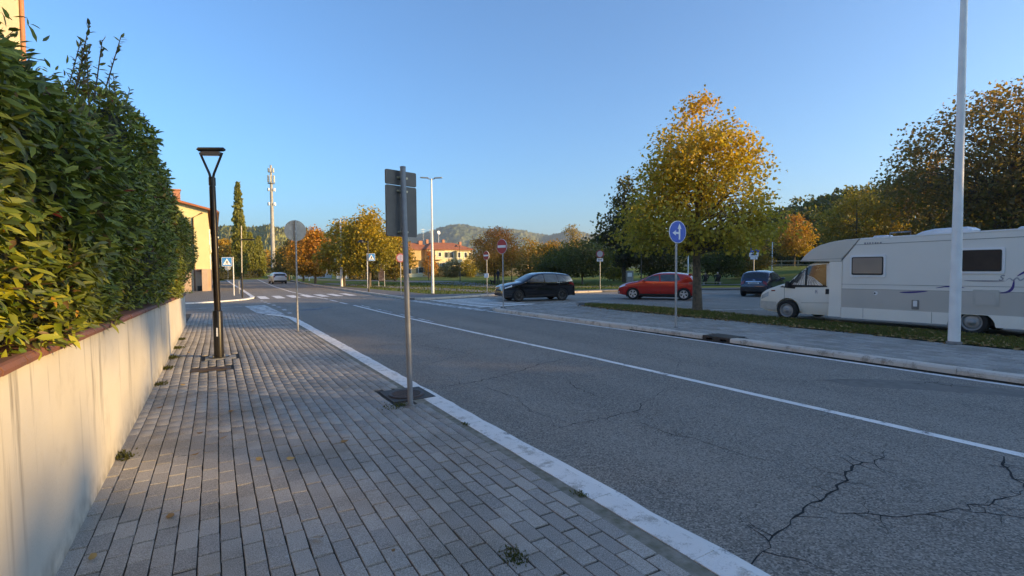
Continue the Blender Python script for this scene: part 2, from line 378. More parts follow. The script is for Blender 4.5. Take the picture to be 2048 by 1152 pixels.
for a, b in list(zip(ys, ys[1:])) + [(7.26 + i * 1.003, 7.26 + (i + 1) * 1.003) for i in range(13)]:
    stone('kerb_stone', (kx(a) + rnd.uniform(-.005, .005), a), (kx(b), b), .205, .062, ROAD - .002, M_KERBW, kerb, 1)
cp = [(2.495, 20.3), (2.44, 20.9), (2.25, 21.7), (1.85, 22.6), (1.3, 23.55), (.55, 24.35), (-.4, 24.8), (-1.6, 24.98), (-3, 25.0)]
for a, b in zip(cp, cp[1:]): stone('kerb_stone', a, b, .22, .055, ROAD - .002, M_KERBW if a[1] < 22 else P('concrete_kerb', (.25, .24, .23), .9, bump=.4, scale=6), kerb, 1)
# ---------------- right-hand island: pavement, kerb, grass strip
isl = [(10.6, -16), (10.6, 10.9), (10.45, 16), (10.42, 19), (10.9, 19.75), (12.4, 20.3), (14.3, 20.75), (15.6, 20.0), (16.2, 18.4), (16.3, 14), (16.05, 11.5), (16.0, 4), (16.05, -16)]
island = sheet('island_pavement', isl, .034, M_SAND, thick=.15)
ip = [(10.62, -3), (10.62, 10.9), (10.48, 16), (10.46, 18.9), (10.9, 19.6), (12.4, 20.15), (14.3, 20.55), (15.3, 19.9), (14.3, 18.4), (13.9, 16), (13.95, 9), (13.75, 5), (13.8, -3)]
pavers(ip, 10.62, 15.4, -2.5, 20.6, .052, island, [(10.5, 10.95, 7.7, 8.5)], 0, 0, pv)
gs_poly = [(13.82, -16), (13.78, 5), (13.98, 9), (13.93, 16), (14.35, 18.2), (14.9, 18.9), (15.6, 18.5), (16.1, 17.2), (16.25, 13.6), (16.0, 11.4), (15.92, 9), (15.97, 4), (16.0, -16)]
strip = sheet('grass_strip', gs_poly, .058, M_SOIL)
rk = [(10.36, -16 + 1.3 * i) for i in range(19)] + [(10.36, 8.58)]
rk = [p for p in rk if p[1] < 7.7] + [(10.36, 7.72)]
rk2 = [(10.36, 8.5), (10.34, 9.8), (10.32, 11.1), (10.27, 12.4), (10.23, 13.7), (10.2, 15), (10.16, 16.2), (10.12, 17.4), (10.1, 18.4), (10.16, 18.95), (10.36, 19.5), (10.8, 19.9), (12, 20.3), (13.2, 20.62), (14.3, 20.9), (15.2, 20.5), (15.85, 19.9), (16.25, 18.8), (16.42, 17), (16.45, 13.8), (16.22, 11.6), (16.12, 9), (16.17, 4), (16.25, -2), (16.25, -10)]
rkerb = sheet('island_kerb', [(10.4, -16), (10.6, -16), (10.6, 18.5), (10.3, 18.5)], -.03, M_SAND, thick=.05)
for pts in (rk, rk2):
    for a, b in zip(pts, pts[1:]): stone('kerb_stone', a, b, .27, .132 if a[1] < 19 and a[0] < 11 else .09, ROAD - .002, M_KERBR, rkerb, -1, .03)
fk = sheet('far_kerb', [(9.9, 29.4), (10, 29.4), (10, 60), (9.9, 60)], .0, M_SAND, thick=.04)
fkp = [(30.9, 27.95), (27.5, 28.9), (24, 29.3), (20, 29.45), (15.1, 29.5), (13, 28.9), (11.4, 28.45), (10.4, 28.5), (9.72, 29.4)] + [(9.72 + .005 * i, 29.4 + 1.5 * i) for i in range(1, 22)] + [(10.0, 68), (10.4, 80), (10.9, 92)]
for a, b in zip(fkp, fkp[1:]): stone('kerb_stone', a, b, .22, .125, ROAD - .002, M_KERBR, fk, -1, .02)
# far left pavement in front of the yellow house
flp = sheet('left_pavement', [(-6, 33.1), (-1, 33.3), (.8, 34.6), (1.7, 36), (2.05, 38), (2.02, 52), (1.75, 100), (-.6, 100), (-.6, 51), (-6, 51)], .0, P('left_pavement_block', (.20, .185, .165), .9, col2=(.15, .14, .13), scale=3), thick=.12)
m_ = MATS['left_pavement_block']; N_ = NT(m_.node_tree); bt = N_.n('TexBrick', {'Vector': N_.pos(), 'Color1': (.2, .19, .17, 1), 'Color2': (.16, .15, .14, 1), 'Mortar': (.05, .045, .04, 1), 'Scale': 1.0, 'Mortar Size': .012, 'Brick Width': .25, 'Row Height': .12})
N_.link(bt.outputs[0], m_.node_tree.nodes['Principled BSDF'].inputs['Base Color'])
lk = sheet('left_kerb', [(2.1, 40), (2.2, 40), (2.1, 90), (2.0, 90)], -.03, M_SAND, thick=.05)
lkp = [(-6, 33.0), (-4, 33.0), (-2.4, 33.05), (-1, 33.1), (0, 33.6), (.9, 34.4), (1.7, 35.4), (2.15, 36.8), (2.27, 38.4), (2.26, 41), (2.26, 44), (2.25, 48), (2.24, 52), (2.2, 60), (2.1, 75), (2.0, 100)]
for a, b in zip(lkp, lkp[1:]): stone('kerb_stone', a, b, .26, .07, ROAD - .002, M_KERBW, lk, 1)
# ---------------- road paint (sheets 4 mm above the asphalt)
def stripe(name, pts, w_, mat, z=ROAD + .004, jag=0):
    mb = MB(); L, Rr = [], []
    q = [Vector((*p, 0)) for p in pts]
    if jag:
        q2 = []
        for a, b in zip(q, q[1:]):
            n = max(1, int((b - a).length / .3)); q2 += [a.lerp(b, i / n) for i in range(n)]
        q = q2 + [q[-1]]
    for i, p in enumerate(q):
        d = q[min(i + 1, len(q) - 1)] - q[max(i - 1, 0)]; n = Vector((-d.y, d.x, 0)).normalized()
        L.append(p + n * (w_ / 2 + rnd.uniform(-jag, jag))); Rr.append(p - n * (w_ / 2 + rnd.uniform(-jag, jag)))
    for i in range(len(q) - 1): mb.quad(*[(k.x, k.y, z) for k in (L[i], Rr[i], Rr[i + 1], L[i + 1])])
    o = mb.build(name, mat, road)
    if o.data.polygons[0].normal.z < 0: o.data.flip_normals()
    return o
stripe('centre_line', [(6.6, -12), (6.57, 1.7), (6.52, 8), (6.3, 13), (6.15, 17.5), (6.05, 21.5), (6.05, 26.4)], .13, M_LINE, jag=.006)
for a, b in ((27.5, 29.1), (30, 31.9), (32.8, 33.9)): stripe('centre_dash', [(5.98, a), (5.93, b)], .13, M_LINE)
stripe('centre_line', [(5.9, 34.0), (5.6, 40), (5.45, 46), (5.6, 60), (6.0, 75), (7.2, 110), (8.8, 160)], .14, M_LINE)
for a, b in ((16.4, 17.8), (18.4, 20.1), (21.0, 23.2), (24.3, 26)): stripe('lane_dash', [(6.42 - .01 * (a - 16), a), (6.42 - .01 * (b - 16), b)], .12, M_LINEW)
stripe('edge_line', [(kx(-6) + .055, -6), (kx(6) + .055, 6.0), (kx(12) + .055, 12), (kx(20) + .05, 20.4), (2.47, 21.2)], .13, M_LINE, jag=.014)
stripe('edge_line', [(10.23, -12), (10.23, 8), (10.2, 11), (10.08, 15), (9.98, 18.3), (9.98, 19.3)], .13, M_LINE, jag=.006)
stripe('edge_line', [(9.5, 29.4), (9.52, 36), (9.6, 46), (9.7, 62)], .12, M_LINEW)
for i in range(7): stripe('crossing_bar', [(2.72 + i * .93, 35.6 + .1 * i), (2.72 + i * .93, 39.3 + .1 * i)], .52, M_LINE, ROAD + .006)
for i in range(8):
    y = 20.75 + i * .97; stripe('crossing_bar', [(10.6 + (.25 if i < 1 else 0), y - .2), (13.9, y + .05)], .5, M_LINE, ROAD + .006)
stripe('give_way_line', [(10.0, 19.5), (9.8, 23), (9.72, 28.2)], .5, M_LINEW, ROAD + .008)
for i, (x, y) in enumerate([(2.36, 33.4), (2.44, 32.1), (2.5, 30.7), (2.6, 29.1), (2.66, 27.4), (2.7, 25.4), (2.68, 23.4)]): stripe('edge_dash', [(x, y - .45), (x, y + .35)], .17, M_LINEW)
mb = MB(); mb.quad((1.27, 28.9, ROAD + .004), (2.2, 29.4, ROAD + .004), (2.44, 22.6, ROAD + .004), (2.3, 22.3, ROAD + .004), (1.5, 24.0, ROAD + .004)); mb.build('painted_block', M_LINEW, road)
stripe('stop_line', [(-3.2, 28.6), (1.2, 28.9)], .12, M_LINEW); stripe('stop_line', [(-2.6, 27.2), (-1.0, 27.3)], .3, M_GHOST)
mb = MB(); mb.quad(*[(x, y, ROAD + .004) for x, y in ((3.25, 24.75), (3.9, 25.45), (3.75, 25.1), (4.75, 26.15), (4.95, 25.6), (4.1, 24.7), (4.2, 24.3), (3.35, 24.0))]); mb.build('faded_arrow', M_GHOST, road)
for a, b in (((14.2, 22.3), (16.6, 22.6)), ((15.6, 21.4), (18.2, 21.7)), ((16.9, 20.2), (20.6, 17.6)), ((23.0, 26.8), (23.6, 22.4)), ((26.4, 26.9), (27.2, 21.8)), ((20.6, 28.3), (25.6, 27.3)), ((29.6, 26.3), (30.5, 20.8)), ((17.4, 14.5), (20.2, 13.2)), ((17.1, 2), (17.1, 15))): stripe('bay_line', [a, b], .12, M_LINEW)
# ---------------- cracks, patches
M_CRACK = P('crack_tar', (.012, .012, .013), .9)
def crack(pts, w_):
    q = [Vector((*p, 0)) for p in pts]; out = []
    for a, b in zip(q, q[1:]):
        n = max(2, int((b - a).length / .07)); d = (b - a).normalized(); nn = Vector((-d.y, d.x, 0))
        for i in range(n): out.append(a.lerp(b, i / n) + nn * rnd.gauss(0, .017) + d * rnd.gauss(0, .01))
    out.append(q[-1]); mb = MB(); n = len(out); L, Rr = [], []
    for i, p in enumerate(out):
        d = out[min(i + 1, n - 1)] - out[max(i - 1, 0)]; nn = Vector((-d.y, d.x, 0)).normalized(); k = w_ * rnd.uniform(.22, 1.0) * min(1, .35 + 3.0 * min(i, n - 1 - i) / n)
        L.append(p + nn * k / 2); Rr.append(p - nn * k / 2)
    for i in range(n - 1): mb.quad(*[(v.x, v.y, ROAD + .0025) for v in (L[i], Rr[i], Rr[i + 1], L[i + 1])])
    for q in range(int(len(pts) * 1.5) if w_ > .012 else 0):
        i = rnd.randrange(2, n - 2); d = (out[i + 1] - out[i - 1]).normalized(); nn = Vector((-d.y, d.x, 0)) * rnd.choice((-1, 1)); p = out[i]; k = w_ * .4
        for j in range(rnd.randint(2, 5)):
            p2 = p + (nn * rnd.uniform(.03, .09) + d * rnd.uniform(-.05, .07)); e = (p2 - p).normalized(); f = Vector((-e.y, e.x, 0)) * k / 2
            mb.quad(*[(v.x, v.y, ROAD + .0025) for v in (p + f, p - f, p2 - f * .7, p2 + f * .7)]); p = p2; k *= .75
    o = mb.build('crack', M_CRACK, road); return o
for pts, w_ in (([(2.71, 1.87), (3.11, 1.99), (3.51, 2.1), (3.84, 2.17), (4.22, 2.19), (4.47, 2.23), (4.72, 2.35), (5.04, 2.38), (5.33, 2.35), (5.64, 2.44)], .026), ([(3.84, 2.17), (3.92, 1.98), (4.13, 1.81), (4.42, 1.65), (4.71, 1.55), (5.2, 1.44), (5.63, 1.45)], .017), ([(6.36, 1.77), (6.1, 1.71), (5.93, 1.62), (5.63, 1.45)], .026),
    ([(2.77, 7.23), (3.65, 7.32), (4.6, 7.66), (5.26, 8.02), (6.43, 8.31)], .025), ([(3.05, 4.66), (3.56, 4.7), (4.01, 4.7), (4.62, 4.74), (4.91, 4.99), (5.11, 5.01)], .016), ([(4.94, 6.82), (4.67, 6.15), (4.6, 5.49), (4.71, 5.26)], .014), ([(4.24, 4.35), (4.22, 3.88), (4.34, 3.58), (4.33, 3.27), (4.4, 2.75)], .013),
    ([(4.08, 11.65), (4.48, 10.76), (4.62, 9.86), (4.7, 9.43)], .02), ([(9.14, 3.61), (9.48, 3.52), (9.46, 3.3), (9.7, 2.9)], .03), ([(4.0, 13.5), (4.6, 13.1), (5.4, 13.6), (5.9, 13.4)], .02), ([(7.4, 5.2), (7.9, 4.6), (8.6, 4.3), (9.1, 3.7)], .014), ([(4.71, 1.55), (5.0, 1.2), (5.3, 1.0)], .014), ([(3.2, 9.0), (3.9, 9.4), (4.5, 9.9)], .014), ([(7.0, 6.3), (7.8, 6.9), (8.4, 8.2)], .012), ([(4.3, 9.9), (5.0, 10.3), (5.7, 10.1), (6.3, 10.6)], .014), ([(3.1, 12.2), (3.8, 11.9), (4.08, 11.65)], .014), ([(4.6, 7.66), (4.75, 7.1), (4.94, 6.82)], .012), ([(5.11, 5.01), (5.6, 5.3), (6.2, 5.2)], .010), ([(3.56, 4.7), (3.4, 5.4), (3.6, 6.1), (3.5, 7.2)], .010), ([(7.1, 10.5), (8.0, 10.9), (9.2, 10.6)], .014)): crack(pts, w_)
M_PATCH = P('tar_patch', (.135, .12, .105), .8, col2=(.18, .16, .14), scale=7, bump=.5, bscale=70)
for pts in ([(8.3, 4.5), (8.9, 4.2), (9.6, 3.5), (10.0, 2.5), (9.8, 2.0), (9.3, 2.7), (8.8, 3.4), (8.2, 4.0)],):
    mb = MB(); mb.quad(*[(x, y, ROAD + .0018) for x, y in pts]); o = mb.build('tar_patch', M_PATCH, road)
    if o.data.polygons[0].normal.z < 0: o.data.flip_normals()
# ---------------- rendered garden wall with tiled coping
wall = empty('garden_wall', (-.86, 8, 0), 0, 'long cream rendered garden wall with streaks and a red tile top under the hedge', 'wall')
def wt(y): return 1.30 - .0205 * max(0, y - 3.5)
mb = MB(); n = 30; Y = [-6 + (19.6 + 6) * i / n for i in range(n + 1)]; V = []
for y in Y:
    for x, z in ((-.84, -.1), (-.855, wt(y)), (-1.14, wt(y)), (-1.15, -.1)): V.append((x + .86, y - 8, z))
mb.add(V, [[i * 4 + k, i * 4 + (k + 1) % 4, i * 4 + 4 + (k + 1) % 4, i * 4 + 4 + k] for i in range(n) for k in range(4)] + [[0, 1, 2, 3], [n * 4 + k for k in (3, 2, 1, 0)]])
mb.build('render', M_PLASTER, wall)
M_TILE = P('red_coping_tile', (.25, .095, .06), .7, col2=(.16, .07, .05), scale=3, bump=.3, bscale=40)
mb = MB(); V = [(0, y, z) for y in (0, .322) for z in (0,)]
prof = [(.052, -.008), (.056, .014), (.045, .034), (.03, .042), (-.33, .046), (-.335, 0)]
k = len(prof); mb.add([(p[0], 0, p[1]) for p in prof] + [(p[0], .322, p[1]) for p in prof], [[i, (i + 1) % k, k + (i + 1) % k, k + i] for i in range(k)] + [list(range(k)), list(range(k, 2 * k))[::-1]])
tile = mb.me('coping_tile', M_TILE)
for i in range(78):
    y = -5.5 + i * .327
    if y > 19.3: break
    o = link('coping_tile', tile, wall, (0.005 + rnd.uniform(-.003, .003), y - 8, wt(y) + .008)); o.rotation_euler = (-.0205 if y > 3.5 else 0, 0, rnd.uniform(-.006, .006))
# ---------------- laurel hedge on the wall
hedge = empty('hedge', (-1.3, 8, 1.3), 0, 'tall glossy green laurel hedge growing over the cream wall', 'hedge')
rs = np.random.RandomState(11)
def hface(y, z):        # x of the hedge face
    b = -.93 + .20 * smooth(1.25, 2.0, z) + .06 * smooth(3, 12, y) + .10 * smooth(14, 18.6, y) * smooth(1.2, 2.4, z)
    b += .10 * math.sin(y * 1.3 + z * 1.1) * .7 + .07 * math.sin(y * 2.9 - z * 2.3) + .05 * math.sin(z * 4 + y * .7)
    top = htop(y); b -= .55 * max(0, (z - top + .7) / .7) ** 2 if z > top - .7 else 0
    if y > 18.3: b -= .9 * ((y - 18.3) / 1.3) ** 2 if y < 19.6 else .9
    return b
def htop(y): return 3.62 + .1 * math.sin(y * 1.9) + .1 * math.sin(y * .8 + 1) + .22 * math.exp(-((y - 9.5) / 2.2) ** 2) - .22 * smooth(11, 15, y) - .5 * smooth(17.5, 19.6, y) - .50 * smooth(8.0, 5.0, y)
def leaf_col(n, y=None, z=None):
    g1 = np.array((.095, .13, .022)); g2 = np.array((.18, .205, .03)); g3 = np.array((.38, .35, .05)); g4 = np.array((.105, .125, .055)); g5 = np.array((.25, .035, .02)); g6 = np.array((.40, .20, .03))
    t = rs.rand(n); u = rs.rand(n)[:, None]
    c = g1 * (1 - u) + g2 * u
    hi = t > (.80 if z is None else .86 - .16 * np.clip((2.6 - z) / 1.2, 0, 1) * (np.asarray(y) < 9))  # more bright leaves low and near: a sunlit patch put into leaf colour
    c[hi] = g2 * (1 - u[hi]) + g3 * u[hi]
    lo = t < .18; c[lo] = g4 * (.7 + .6 * u[lo])
    r_ = (t > .50) & (t < .505); c[r_] = g5; r2 = (t > .505) & (t < .512); c[r2] = g6; r3 = (t > .52) & (t < .535); c[r3] = (.16, .09, .04)
    return c
N1 = 42000
yy = np.concatenate([rs.uniform(.8, 8, 22000), rs.uniform(8, 19.6, 20000)]); zz = np.empty(N1); xx = np.empty(N1)
for i in range(N1):
    y = yy[i]; lo = wt(y) + .04; zz[i] = lo + (htop(y) + .05 - lo) * rs.rand() ** .92
    xx[i] = hface(y, zz[i]) - abs(rs.normal(0, .10)) + .03
N2 = 4500
ty = rs.uniform(.8, 19.6, N2); tx = -rs.uniform(.9, 2.1, N2); tz = np.array([htop(y) for y in ty]) + rs.normal(.0, .08, N2)
N3 = 1400
ey = 19.5 + rs.normal(0, .08, N3); ex = -rs.uniform(.6, 1.9, N3); ez = rs.uniform(1.0, 3.2, N3)
pos = np.stack([np.concatenate([xx, tx, ex]), np.concatenate([yy, ty, ey]), np.concatenate([zz, tz, ez])], 1)
# upright shoots along the top
shoots = []
for k in range(52):
    y0 = rs.uniform(5.6, 18); base = Vector((-.95 - rs.rand() * .5, y0, htop(y0) - .1)); L = rs.uniform(.25, .62) * (1.25 if 6 < y0 < 11.5 else .75)
    tip = base + Vector((rs.uniform(-.05, .22), rs.uniform(-.15, .15), L)); shoots.append((base, tip))
    for j in range(int(9 + L * 22)):
        t = rs.rand() ** .7; p = base.lerp(tip, t); pos = np.vstack([pos, [p.x, p.y, p.z]])
n = len(pos); NB = N1 + N2 + N3
d = np.stack([rs.normal(.55, .5, n), rs.normal(.15, .75, n), rs.normal(-.12, .55, n)], 1)
d[N1:N1 + N2] = np.stack([rs.normal(.2, .6, N2), rs.normal(0, .6, N2), rs.normal(.5, .4, N2)], 1)
d[NB:] = np.stack([rs.normal(.1, .6, n - NB), rs.normal(.1, .6, n - NB), rs.normal(.55, .35, n - NB)], 1)
up = np.stack([rs.normal(.6, .5, n), rs.normal(-.2, .5, n), rs.normal(.8, .4, n)], 1)
size = .045 + .078 * rs.beta(1.6, 2.0, n); size[NB:] *= .95
col = leaf_col(n, pos[:, 1], pos[:, 2]); col[NB:] = col[NB:] * .6 + np.array((.05, .045, .04)) * .5
off = np.array((1.3, -8, -1.3))
# the largest-looking leaves are objects of their own, the rest one mass
vis = np.array([in_view(p) or 99. for p in pos]); vis[d[:, 0] < .1] += 50; vis[pos[:, 0] < -1.2] += 50
order = np.argsort(vis / size * .1); single = order[:300]; mask = np.ones(n, bool); mask[single] = False
link('foliage', leaf_cloud('foliage', pos[mask] + off, d[mask], up[mask], size[mask], col[mask], M_HEDGE, LEAF_V, LEAF_F), hedge)['kind'] = 'stuff'
lm = [np_mesh('leaf', LEAF_V, LEAF_F, M_HEDGE, np.repeat(c[None], 8, 0)) for c in (np.array((.09, .145, .025)), np.array((.16, .21, .03)), np.array((.28, .30, .05)), np.array((.08, .12, .045)), np.array((.36, .35, .05)))]
Rm = rot_from(d[single], up[single])
for k, i in enumerate(single):
    o = link('leaf', lm[[0, 1, 2, 3, 1, 0, 4, 2][k % 8]], hedge)
    o.matrix_local = Matrix.Translation(Vector(pos[i] + off)) @ Matrix(Rm[k].tolist()).to_4x4() @ Matrix.Scale(float(size[i]), 4)
mb = MB()
for a, b in shoots: mb.tube([Vector(a) + Vector(off), Vector(b) + Vector(off)], [.008, .004], 4, False)
for k in range(240):
    y = rs.uniform(1, 19.3); z = rs.uniform(wt(y) + .1, htop(y) - .2); x = hface(y, z) - .12
    a = Vector((x - .25, y + rs.uniform(-.2, .2), z - .25)); mb.tube([a + Vector(off), Vector((x + .06, y, z)) + Vector(off)], [.007, .003], 4, False)
mb.build('twigs', P('twig', (.10, .07, .05), .85), hedge, fix=False)['kind'] = 'stuff'
mb = MB(); V = []; ny, nz = 60, 12                              # solid dark core blocks the view; colour stands in for inner shade and litter
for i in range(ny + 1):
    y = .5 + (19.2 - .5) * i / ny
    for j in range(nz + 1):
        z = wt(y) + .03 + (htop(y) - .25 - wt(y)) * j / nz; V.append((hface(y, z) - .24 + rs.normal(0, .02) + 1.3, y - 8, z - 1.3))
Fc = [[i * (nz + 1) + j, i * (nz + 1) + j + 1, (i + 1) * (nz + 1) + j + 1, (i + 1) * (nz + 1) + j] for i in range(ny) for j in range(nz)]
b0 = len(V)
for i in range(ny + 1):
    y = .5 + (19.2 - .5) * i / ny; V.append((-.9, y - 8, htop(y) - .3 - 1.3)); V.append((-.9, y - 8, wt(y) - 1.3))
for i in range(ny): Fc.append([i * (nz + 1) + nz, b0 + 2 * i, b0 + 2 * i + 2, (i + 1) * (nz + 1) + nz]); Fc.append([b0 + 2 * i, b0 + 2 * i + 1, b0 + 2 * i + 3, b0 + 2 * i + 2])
mb.add(V, Fc + [[(ny) * (nz + 1) + j for j in range(nz + 1)] + [b0 + 2 * ny, b0 + 2 * ny + 1]]); mb.build('dark_core', P('hedge_inside', (.022, .028, .012), .95, col2=(.04, .035, .02), scale=14), hedge)
# ================================================================ STREET FURNITURE
def disc(mb, c, nrm, r, t, n=36):
    u, v, d = frame_of(nrm); c = Vector(c)
    return mb.prism([(r * math.cos(2 * math.pi * k / n), r * math.sin(2 * math.pi * k / n)) for k in range(n)], c, u, v, d, t)
def pole(root, h, r, mat=M_STEEL, name='pole', lean=(0, 0)):
    mb = MB(); mb.tube([(0, 0, -.05), (lean[0] * h, lean[1] * h, h)], r, 14); mb.build(name, mat, root)
    mb = MB(); mb.lathe([(r + .002, h - .01), (r + .003, h + .006), (r * .6, h + .012), (.001, h + .014)], 14, c=(lean[0] * h, lean[1] * h, 0)); mb.build('pole_cap', M_STEELD, root)
    mb = MB(); mb.lathe([(r + .045, -.03), (r + .04, .006), (r + .012, .018), (r, .03)], 14); mb.build('mortar_collar', P('grey_mortar', (.25, .24, .23), .9, col2=(.15, .14, .13), scale=20, bump=.5), root)
def flat(poly, o, u, v, nrm, t, name, mat, parent): return MB().prism(poly, o, u, v, nrm, t).build(name, mat, parent)
def rrect(w_, h_, r, n=5):
    out = []
    for cx, cy, a0 in ((w_ / 2 - r, h_ / 2 - r, 0), (-w_ / 2 + r, h_ / 2 - r, 90), (-w_ / 2 + r, -h_ / 2 + r, 180), (w_ / 2 - r, -h_ / 2 + r, 270)):
        for k in range(n + 1): a = R(a0 + 90 * k / n); out.append((cx + r * math.cos(a), cy + r * math.sin(a)))
    return out
def circ(r, n=36, cx=0, cy=0): return [(cx + r * math.cos(2 * math.pi * k / n), cy + r * math.sin(2 * math.pi * k / n)) for k in range(n)]
# ---- black lamp post with open trapezoid head
lp = empty('street_lamp', (.03, 11.85, 0), R(0), 'black street lamp with open trapezoid head on the block pavement by the cream wall', 'lamp')
ln = (-.008, 0)
mb = MB(); mb.lathe([(.088, 0), (.088, .93), (.080, .945), (.064, .95)], 22); mb.build('base_sleeve', M_BLACK, lp)
mb = MB(); mb.tube([(0, 0, .9), (-.025, 0, 3.42)], [.062, .058], 18); mb.build('pole', P('brown_black_pole', (.030, .021, .016), .32, .35, col2=(.022, .017, .014)), lp)
mb = MB(); mb.tube([(-.025, 0, 3.44), (-.026, 0, 3.60)], .064, 18); mb.tube([(-.025, 0, 3.41), (-.0255, 0, 3.45)], .045, 14); mb.build('collar', M_BLACK, lp)
ca, sa = math.cos(R(-27)), math.sin(R(-27))
def hx(a, z): return (-.03 + a * ca, a * sa, z)
mb = MB()
for s_ in (-1, 1): mb.tube([hx(.02 * s_, 3.58), hx(.045 * s_, 3.68), hx(.215 * s_, 4.09)], [.026, .024, .022], 10)
mb.build('fork', M_BLACK, lp)
hd = MB(); hd.tube([hx(-.255, 4.135), hx(-.24, 4.155), hx(.24, 4.155), hx(.255, 4.135)], [.035, .042, .042, .035], 12); hd = hd.build('lamp_head', M_BLACK, lp)
mb = MB(); mb.box((-.03, 0, 4.075), (.36, .10, .07), R(-27), .01); mb.build('lamp_shade', P('lamp_grey', (.10, .095, .09), .4), hd)
mb = MB(); mb.box((-.03, 0, 4.035), (.30, .07, .006), R(-27)); mb.build('lens', M_LAMPGLASS, hd)
mb = MB(); disc(mb, (0, 0, .004), (0, 0, 1), .19, .022, 28); mb.build('foot_plate', M_BLACK, lp)
mb = MB()
for k in range(4): a = R(45 + 90 * k); mb.tube([(.14 * math.cos(a), .14 * math.sin(a), .02), (.14 * math.cos(a), .14 * math.sin(a), .05)], .014, 6)
mb.build('anchor_bolts', M_STEELD, lp)
mb = MB(); mb.box((-.02, -.0895, .52), (.028, .003, .17)); mb.build('sticker', M_WHITE, lp)
tag(MB().box((.06, 11.83, -.004), (.54, .42, .02), 0, .006).build('footing_slab', P('light_concrete', (.30, .30, .29), .9, col2=(.22, .22, .21), scale=7, bump=.4)), kind='structure')
# ---- iron cover plate near the lamp
ip_ = empty('access_cover', (-.10, 10.515, 0), 0, 'small rusty rectangular access cover in the pavement beside the lamp foot', 'manhole cover')
mb = MB(); mb.box((0, 0, -.006), (.62, .31, .02), 0, .003); mb.build('frame', M_IRON, ip_)
mb = MB(); mb.box((-.02, 0, .0065), (.54, .24, .005), 0, .002); pl_ = mb.build('plate', P('rust_plate', (.09, .055, .045), .75, .2, col2=(.05, .04, .036), scale=9), ip_)
mb = MB(); mb.box((-.02, 0, .0115), (.10, .03, .005)); mb.build('lifting_slot', M_IRON, pl_)
# ---- big sign seen from behind, on grey pole
sp = empty('road_sign', (2.11, 6.22, 0), 0, 'tall grey pole carrying two rectangular sign panels seen from behind, by the manhole', 'road sign')
pole(sp, 3.02, .034, M_STEELD, lean=(-.016, .004))
nr = Vector((-.30, .954, 0)).normalized(); uu = Vector((nr.y, -nr.x, 0))
pc = Vector((-.05, .085, 0))
for nm, zc, h_ in (('upper_panel', 2.895, .18), ('lower_panel', 2.478, .635)):
    p_ = flat(rrect(.46, h_, .02), pc + Vector((.005, 0, zc)), uu, (0, 0, 1), nr, .022, nm, M_SIGNBACK, sp)
    flat(rrect(.45, h_ - .01, .02), pc + Vector((.005, 0, zc)) + nr * .0225, uu, (0, 0, 1), nr, .002, 'sign_face', M_WHITE, p_)
    for zz_ in ([zc] if h_ < .3 else [zc + .25, zc - .26]):
        mb = MB(); mb.box(pc + Vector((.005, 0, zz_)) - nr * .012, (.15, .02, .026), math.atan2(uu.y, uu.x)); r_ = mb.build('bracket', P('zinc_clamp', (.55, .50, .38), .35, .7), sp)
        mb = MB()
        for s_ in (-1, 1): q = pc + Vector((.005, 0, zz_)) - nr * .022 + uu * (.055 * s_); mb.tube([q, q - nr * .022], .013, 6)
        mb.build('bolt', MATS['zinc_clamp'], r_)
# ---- manhole in the kerb at its foot
mh = empty('manhole_cover', (2.29, 6.90, 0), 0, 'dark square manhole frame with round ribbed iron lid let into the white kerb', 'manhole cover')
mb = MB(); mb.box((0, 0, -.012), (.60, .69, .024), R(0), .004); mb.build('frame', M_IRON, mh)
mb = MB(); mb.lathe([(.001, .010), (.20, .010), (.205, .016), (.245, .016), (.25, .004)], 40, c=(-.02, -.03, 0)); lid = mb.build('lid', P('rusty_iron_lid', (.085, .06, .055), .6, .4, col2=(.05, .042, .04), scale=10), mh)
mb = MB()
for i in range(-9, 10):
    y = i * .02; hw = math.sqrt(max(0, .19 ** 2 - y * y))
    if hw > .02: mb.box((-.02, -.03 + y, .012), (2 * hw, .008, .008))
mb.build('ribs', MATS['rusty_iron_lid'], lid)
# ---- round sign seen from behind
ds = empty('round_sign', (2.0, 15.55, 0), 0, 'round sign seen from behind on a thin grey pole at the kerb', 'road sign')
pole(ds, 3.14, .024, M_STEEL, lean=(.0, 0)); nr2 = Vector((-.12, .99, 0)).normalized(); u2 = Vector((nr2.y, -nr2.x, 0))
dd = MB(); dd.prism(circ(.295, 44), Vector((0, .05, 2.86)), u2, Vector((0, 0, 1)), nr2, .018); dd = dd.build('disc', M_SIGNBACK2, ds)
MB().prism(circ(.285, 44), Vector((0, .05, 2.86)) + nr2 * .019, u2, Vector((0, 0, 1)), nr2, .002).build('sign_face', M_WHITE, dd)
for z in (2.66, 3.06):
    mb = MB(); mb.box((0, .035, z), (.15, .016, .022), math.atan2(u2.y, u2.x)); mb.build('bracket', MATS['zinc_clamp'], ds)
